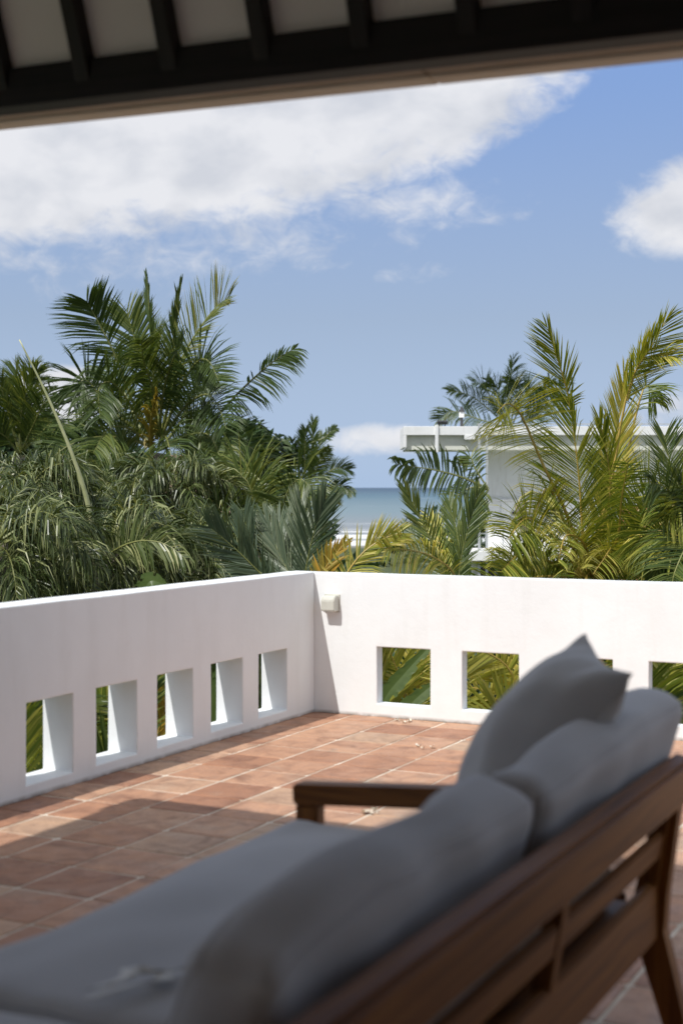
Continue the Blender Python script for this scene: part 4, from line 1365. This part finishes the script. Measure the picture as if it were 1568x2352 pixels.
# --- G: low palm with yellowing fronds just over the far parapet
Y = 11.5
G, cg = palm('young_palm', 'low young palm with yellowing fronds just above the far parapet', 770, 1500, Y, tr=(0.08, 0.06))
fr(G, Y, [(755, 1480), (740, 1380), (745, 1310), (790, 1250)], CY, leaf=.22, n=40, lw=.020, rach=.012, sweep=(40, 16), droop=.02, var=(.2, 1), seed=sd())
fr(G, Y, [(775, 1480), (780, 1360), (815, 1290), (865, 1245), (915, 1225)], CGY, leaf=.30, n=80, lw=.012, rach=.012, sweep=(52, 20), droop=.10, var=(.4, 1), seed=sd())
Y = 12.0
G2, cg2 = palm('young_palm', 'young palm with dark upright fronds beside the steel ladder', 1050, 1420, Y, tr=(0.09, 0.07))
kw = dict(lw=.0125, rach=.012, lift=.25)
fr(G2, Y, [(1052, 1400), (1042, 1318), (985, 1275), (925, 1262), (872, 1258)], CGY, dY=-.6, leaf=.28, n=66, sweep=(66, 35), droop=.35, var=(.3, 1), seed=sd(), t0=.25, **kw)
fr(G2, Y, [(1050, 1400), (1010, 1290), (965, 1190), (927, 1118)], CG, leaf=.26, n=64, sweep=(34, 14), droop=.04, var=(.25, .8), seed=sd(), t0=.2, **kw)
fr(G2, Y, [(1052, 1400), (1055, 1300), (1076, 1210), (1098, 1128)], CG, dY=.3, leaf=.27, n=66, sweep=(36, 14), droop=.04, var=(.1, .7), seed=sd(), t0=.2, **kw)
fr(G2, Y, [(1052, 1400), (1058, 1310), (1050, 1230), (1030, 1150)], CG, dY=.6, leaf=.28, n=60, sweep=(36, 14), droop=.06, var=(.1, .6), seed=sd(), t0=.2, **kw)
fr(G2, Y, [(1050, 1400), (1010, 1310), (970, 1260), (930, 1205)], CS, dY=1.2, leaf=.24, n=56, sweep=(36, 14), droop=.04, var=(.5, 1), seed=sd(), t0=.2, **kw)
fr(G2, Y, [(1050, 1400), (1030, 1310), (1010, 1250), (985, 1185)], CGY, dY=.9, leaf=.28, n=56, sweep=(36, 14), droop=.06, var=(.2, .9), seed=sd(), t0=.2, **kw)

# --- I: frond palm crossing in front of the cantilever
Y = 30.0
I_, ci = palm('coconut_palm', 'coconut palm by the steel ladder with one long drooping frond over the sea', 1190, 1150, Y, foot=(.8, .4), tr=(0.14, 0.10))
fr(I_, Y, [(1118, 1122), (1060, 1096), (1000, 1080), (950, 1072), (908, 1066)], CG, dY=-1, leaf=.62, n=64, lw=.05, rach=.03, sweep=(75, 40), droop=.9, var=(0, .6), seed=sd(), t0=.1, gap=.2)
for pts in ([(1120, 1122), (1090, 1075), (1080, 1050), (1065, 1060)], [(1120, 1125), (1105, 1150), (1095, 1200)], [(1122, 1125), (1080, 1120), (1040, 1150), (1030, 1190)]):
    fr(I_, Y, pts, CG, dY=rnd.uniform(-.8, .8), leaf=.42, n=34, lw=.035, rach=.024, sweep=(70, 40), droop=.6, var=(.1, .8), seed=sd(), gap=.15)

# --- J: palm behind the flat roof
Y = 64.0
J, cj = palm('coconut_palm', 'coconut palm rising behind the roof of the flat-roofed house', 1170, 985, Y, tr=(0.25, 0.18))
for pts, rl in (([(1170, 985), (1110, 930), (1070, 905), (1030, 898)], 10), ([(1170, 985), (1130, 920), (1110, 885), (1085, 880)], 30), ([(1170, 985), (1165, 920), (1172, 870), (1178, 822)], 40),
            ([(1172, 985), (1195, 930), (1212, 895), (1225, 895)], 20), ([(1172, 985), (1215, 950), (1250, 905), (1262, 870)], 10), ([(1172, 985), (1230, 960), (1270, 915), (1300, 872)], 0),
            ([(1168, 985), (1090, 960), (1040, 945), (1005, 965)], 10), ([(1170, 985), (1148, 930), (1142, 890), (1120, 878)], -30), ([(1170, 985), (1182, 920), (1186, 880), (1168, 880)], -20)):
    fr(J, Y, pts, CG, dY=rnd.uniform(-1.5, 1.5), leaf=1.0, n=64, lw=.040, rach=.04, lift=.3, sweep=(56, 24), droop=.35, var=(0, .55), roll=R(rl), seed=sd())

# --- K: large golden coconut palm on the right
Y = 16.5
K, ck = palm('golden_coconut_palm', 'large golden-green coconut palm with orange-yellow stalks in front of the flat-roofed house', 1352, 1330, Y, tr=(0.15, 0.12))
kw = dict(leaf=.74, n=118, lw=.0150, rach=.024, lift=.42)
def kf(pts, dY, sw, dr, vr, mats=CGY, roll=0, **k):
    a = dict(kw); a.update(k)
    fr(K, Y, pts, mats, dY=dY, sweep=sw, droop=dr, var=vr, roll=R(roll), seed=sd(), **a)
kf([(1345, 1320), (1337, 1220), (1328, 1090), (1308, 920)], -.3, (58, 24), .10, (.1, .75), t0=.15, leaf=.85, roll=-38)
kf([(1310, 945), (1300, 890), (1277, 818), (1254, 748)], -.4, (44, 14), .05, (.2, .9), leaf=.55, n=70, t0=.05, rach=.014, roll=-35)
kf([(1352, 1310), (1380, 1200), (1406, 1090), (1429, 950), (1455, 858), (1492, 800), (1530, 732)], -.6, (50, 20), .10, (.3, .95), leaf=.58, t0=.55, n=80, roll=30)
kf([(1440, 920), (1462, 845), (1500, 815), (1558, 822)], -.7, (46, 18), .14, (.35, .9), leaf=.42, n=40, t0=.2, rach=.014)
kf([(1345, 1320), (1300, 1180), (1245, 1065), (1197, 955), (1165, 927), (1140, 948)], -1.2, (80, 44), .16, (.5, 1), t0=.42, leaf=.72, n=84, roll=-30, lw=.0125)
kf([(1348, 1310), (1380, 1180), (1410, 1040), (1432, 862)], .2, (36, 10), .03, (.5, 1), t0=.25, leaf=.55)
kf([(1350, 1310), (1385, 1210), (1400, 1100), (1375, 960)], -.5, (40, 12), .05, (.25, .8), t0=.45, leaf=.55, n=60)
kf([(1360, 1320), (1414, 1245), (1426, 1147), (1442, 1060)], -1.6, (72, 50), .12, (.15, .7), t0=.05, leaf=.55)
kf([(1360, 1330), (1395, 1315), (1430, 1262), (1462, 1225), (1520, 1285)], -1.9, (60, 40), .22, (.5, 1), t0=.1, leaf=.5)
kf([(1352, 1320), (1420, 1130), (1455, 970), (1482, 885), (1505, 925)], .5, (66, 40), .3, (.1, .6), t0=.55, leaf=.45, n=40)
kf([(1340, 1330), (1290, 1190), (1257, 1120), (1222, 1200), (1208, 1290)], -.8, (70, 55), .75, (.2, .9), t0=.3, leaf=.5)
kf([(1340, 1330), (1270, 1230), (1210, 1190), (1165, 1240)], -1.0, (76, 50), .25, (.2, .9), t0=.15)
kf([(1340, 1335), (1260, 1290), (1200, 1270), (1150, 1310)], -1.2, (74, 50), .3, (.2, .95), t0=.1)
kf([(1360, 1330), (1430, 1220), (1490, 1150), (1545, 1165)], .2, (72, 45), .3, (0, .5), t0=.1)
kf([(1360, 1330), (1450, 1250), (1520, 1200), (1600, 1230)], -.4, (72, 45), .3, (0, .6), t0=.1)
kf([(1360, 1335), (1440, 1300), (1510, 1280), (1590, 1320)], -.8, (72, 45), .3, (.1, .8), t0=.1)
kf([(1352, 1320), (1340, 1250), (1300, 1230), (1280, 1290)], -2.0, (60, 40), .3, (.4, 1), t0=.1, leaf=.4)
kf([(1352, 1330), (1380, 1270), (1400, 1260), (1360, 1320)], -2.1, (60, 40), .3, (.4, 1), t0=.1, leaf=.4)
kf([(1350, 1320), (1372, 1230), (1410, 1160), (1400, 1050)], 1.0, (66, 30), .2, (0, .4), t0=.1, mats=CG)
for k in range(10):
    put_frond(K, 'frond', gen(ck, k * .63 + .2, R(30 - 3 * k), R(-55), 1.9), CGY, sweep=(70, 45), droop=.35, var=(0, .8), seed=sd(), leaf=.58, n=84, lw=.015, rach=.018, lift=.3)
for a_, l_ in ((2.2, 1.3), (3.6, 1.5), (4.6, 1.2), (5.6, 1.4)):
    put_frond(K, 'dead_frond', gen(ck + Vector((0, 0, -.15)), a_, R(10), R(-80), l_), (L_DEAD, M_TRUNK), sweep=(48, 24), droop=.6, var=(0, 1), seed=sd(), leaf=.4, n=44, lw=.018, rach=.018)
# stubs of old leaf bases
for k in range(7):
    bm = bmesh.new()
    a = k * .9
    d = Vector((math.sin(a) * .35, math.cos(a) * .35, .9)).normalized()
    q = ck - K.location + Vector((0, 0, -.25))
    tube_bm(bm, [q, q + d * .3, q + d * .6], [.055, .05, .03], 7)
    from_bm('leaf_sheath', bm, M_RACHY, K, smooth=True)

# --- L: palm at the right edge
Y = 14.0
Lp, cl_ = palm('golden_coconut_palm', 'golden-green coconut palm with broad dark fronds by the red tiled roof', 1610, 1260, Y, tr=(0.15, 0.12))
for pts, dr in (([(1608, 1250), (1580, 1160), (1545, 1090), (1525, 1002)], .06), ([(1608, 1250), (1560, 1180), (1530, 1120), (1490, 1110)], .3), ([(1610, 1250), (1604, 1190), (1590, 1140), (1560, 1120)], .3),
            ([(1608, 1255), (1550, 1230), (1500, 1220), (1450, 1260)], .35), ([(1608, 1255), (1570, 1270), (1520, 1290), (1490, 1340)], .3), ([(1608, 1255), (1580, 1190), (1560, 1150), (1520, 1190)], .4),
            ([(1610, 1255), (1620, 1170), (1640, 1090)], .1), ([(1610, 1255), (1590, 1230), (1550, 1310), (1540, 1360)], .3)):
    fr(Lp, Y, pts, CGY if dr > .3 else CG, dY=rnd.uniform(-.8, .5), leaf=.54, n=90, lw=.014, rach=.016, lift=.35, roll=R(rnd.uniform(-35, 35)), sweep=(58, 28), droop=dr, var=(.05, .75), seed=sd())

# --- garden plants seen through the openings of the parapets
def garden_palm(label, px, py, Y, fronds, mats, leaf, seed, **k):
    r, c = palm('garden_palm', label, px, py, Y, tr=(0.08, 0.06))
    for i, pts in enumerate(fronds):
        fr(r, Y, pts, mats[i % len(mats)], dY=-.3 + .25 * (i % 3), leaf=leaf, n=56, lw=.022, rach=.013, seed=seed * 20 + i, **k)
garden_palm('green garden palm behind the first shaded opening from the house', 130, 1960, 8.3, [[(130, 1940), (70, 1800), (30, 1690), (20, 1590)], [(130, 1940), (110, 1760), (140, 1650), (190, 1600)],
            [(130, 1950), (60, 1870), (0, 1800), (-40, 1790)], [(130, 1950), (180, 1820), (240, 1740), (290, 1720)], [(130, 1950), (150, 1800), (210, 1680), (260, 1600)]], [CGY, CG], .36, 1, sweep=(56, 30), droop=.1, var=(.1, .9))
garden_palm('dark green garden palm behind the second shaded opening', 250, 1900, 9.0, [[(250, 1890), (240, 1740), (230, 1640), (220, 1560)], [(250, 1890), (280, 1760), (300, 1650), (330, 1590)], [(250, 1890), (210, 1780), (180, 1700), (150, 1680)]], [CG], .36, 2, sweep=(40, 16), droop=.05, var=(.1, .7))
garden_palm('garden palm with orange-yellow fronds behind the middle shaded opening', 390, 1850, 9.8, [[(390, 1840), (360, 1740), (372, 1650), (400, 1600)], [(390, 1840), (400, 1700), (375, 1600), (340, 1540)], [(390, 1840), (420, 1740), (460, 1680), (500, 1660)]], [CY, CGY], .34, 3, sweep=(46, 20), droop=.06, var=(.1, .9))
garden_palm('garden palm beside the corner of the parapet', 600, 1800, 10.5, [[(600, 1790), (605, 1650), (600, 1560), (585, 1480)], [(600, 1790), (560, 1650), (520, 1580), (480, 1540)], [(600, 1790), (640, 1680), (690, 1600), (730, 1580)]], [CG], .36, 4, sweep=(46, 20), droop=.1, var=(0, .5))
garden_palm('yellow-green garden palm behind the banana leaf', 930, 1760, 12.6, [[(930, 1750), (890, 1640), (860, 1560), (830, 1500)], [(930, 1750), (950, 1620), (970, 1540), (1000, 1470)], [(930, 1750), (860, 1680), (800, 1640), (760, 1640)], [(930, 1750), (930, 1600), (900, 1510), (880, 1450)]], [CGY, CGY, CY, CGY], .42, 5, sweep=(60, 34), droop=.12, var=(.55, 1))
garden_palm('bright yellow-green garden palm fanned out behind the second sunlit opening', 1180, 1740, 10.8, [[(1200, 1720), (1180, 1560), (1120, 1500), (1040, 1490)], [(1200, 1720), (1150, 1620), (1090, 1580), (1030, 1600)], [(1200, 1720), (1220, 1600), (1240, 1530), (1270, 1480)], [(1200, 1730), (1180, 1650), (1130, 1640), (1070, 1680)]], [CGY], .42, 6, sweep=(62, 34), droop=.12, var=(.7, 1))
garden_palm('green garden palm behind the sunlit opening right of the pillow', 1520, 1760, 10.2, [[(1520, 1750), (1500, 1640), (1470, 1560), (1440, 1500)], [(1520, 1750), (1540, 1620), (1570, 1540), (1620, 1500)], [(1520, 1750), (1560, 1650), (1620, 1600), (1680, 1600)], [(1520, 1750), (1470, 1660), (1400, 1620), (1340, 1620)], [(1520, 1750), (1510, 1600), (1540, 1520), (1580, 1470)]], [CGY, CG], .40, 7, sweep=(62, 34), droop=.2, var=(.2, .9))
garden_palm('garden palm with browned tips behind the pillow', 1350, 1760, 12.0, [[(1350, 1740), (1370, 1620), (1390, 1530), (1420, 1470)], [(1350, 1740), (1330, 1620), (1300, 1560), (1260, 1530)], [(1350, 1740), (1380, 1660), (1430, 1600), (1480, 1590)]], [CY, CG], .40, 8, sweep=(62, 34), droop=.2, var=(.3, .9))

def banana_leaf(root, P, w, seed):
    rr = random.Random(seed)
    C = catmull([Vector(p) - Vector(root.location) for p in P], 30)
    v, f, vv = [], [], []
    prev = None
    off = [rr.uniform(.75, 1) for _ in range(31)]
    for i, c in enumerate(C):
        T_ = (C[min(30, i + 1)] - C[max(0, i - 1)]).normalized()
        Fz = Vector((0, -1, .35)); Fz = (Fz - T_ * Fz.dot(T_)).normalized()
        s = T_.cross(Fz).normalized()
        t = i / 30
        ww = w * (math.sin(math.pi * min(1, .06 + t * .94) ** .8) ** .6) if i < 30 else .005
        row = []
        for k, q in enumerate((-1, -.5, 0, .5, 1)):
            e = q * ww * (off[i] if abs(q) == 1 else 1)
            row.append(len(v))
            v.append(c + s * e + Fz * (abs(q) * ww * .22) + DOWN * (q * q * ww * .12))
            vv.append(.3 + .5 * rr.random() * (1 if k != 2 else 0) + (.4 if k == 2 else 0))
        if prev:
            for k in range(4):
                if k in (0, 3) and rr.random() < .10: continue      # torn strips
                f.append((prev[k], prev[k + 1], row[k + 1], row[k]))
        prev = row
    return leaf_obj('leaf', (v, f, vv), L_BANANA, root)
def banana(label, px, py, Y, leaves, w, seed):
    c = at(px, py, Y)
    r = empty('banana_plant', (c.x, c.y, GZ))
    tag(r, label, 'banana plant')
    bm = bmesh.new()
    tube_bm(bm, [Vector((0, 0, 0)), Vector((.03, 0, 1.2)), c - r.location], [.13, .10, .06], 9)
    from_bm('stem', bm, M_RACH, r, smooth=True)
    for i, pts in enumerate(leaves):
        banana_leaf(r, [at(q[0], q[1], Y - .15 * i) for q in pts], w, seed + i)
banana('banana plant with a broad dark leaf crossing the sunlit opening nearest the corner', 850, 1720, 10.6, [[(850, 1710), (880, 1610), (930, 1545), (1000, 1470)], [(850, 1720), (900, 1660), (960, 1600), (1010, 1560)], [(850, 1715), (810, 1620), (790, 1540), (800, 1480)]], .075, 3)
banana('banana plant with a pale green leaf behind the fourth shaded opening', 470, 1840, 9.6, [[(470, 1830), (480, 1700), (505, 1600), (530, 1500)], [(470, 1830), (510, 1720), (540, 1650), (590, 1640)]], .17, 8)
banana('banana plant whose leaf tip peeps over the shaded parapet', 360, 1500, 10.5, [[(350, 1480), (330, 1380), (345, 1335), (385, 1345)], [(355, 1490), (400, 1440), (440, 1420), (480, 1440)]], .10, 13)

# dense undergrowth below eye level, beyond the parapets
rr = random.Random(5)
bl = []
for k in range(150):
    px = rr.uniform(-150, 1750)
    Yk = rr.uniform(11.5, 26)
    if px < 700: Yk = rr.uniform(8.6 + max(0, px) / 700 * 2.6, 20)
    p = at(px, 1120, Yk)
    uu, vv_ = UV(p.x, p.y)
    if uu < UF + 1.2 and vv_ > VL - 1.2: continue
    top = min(.45, H - .0605 * Yk - .55)
    zc = rr.uniform(-2.6, top - .5)
    bl.append((p.x, p.y, zc, rr.uniform(.5, 1.0), rr.uniform(.4, .7)))
tag(leaf_obj('undergrowth', leaf_cloud(bl, 42000, .085, 9, .3), L_TREE), 'dense dark undergrowth below the palms', 'undergrowth', kind='stuff')
# far belt of low beach scrub
bl = []
for k in range(90):
    px = rr.uniform(-300, 1900)
    if 735 < px < 960: continue
    Yk = rr.uniform(60, 110)
    p = at(px, 1120, Yk)
    bl.append((p.x, p.y, GZ + rr.uniform(.5, 2.2), rr.uniform(2, 4.5), rr.uniform(1.2, 2.4)))
tag(leaf_obj('beach_scrub', leaf_cloud(bl, 22000, .35, 10, .5), L_TREE), 'low green scrub along the beach', 'scrub', kind='stuff')
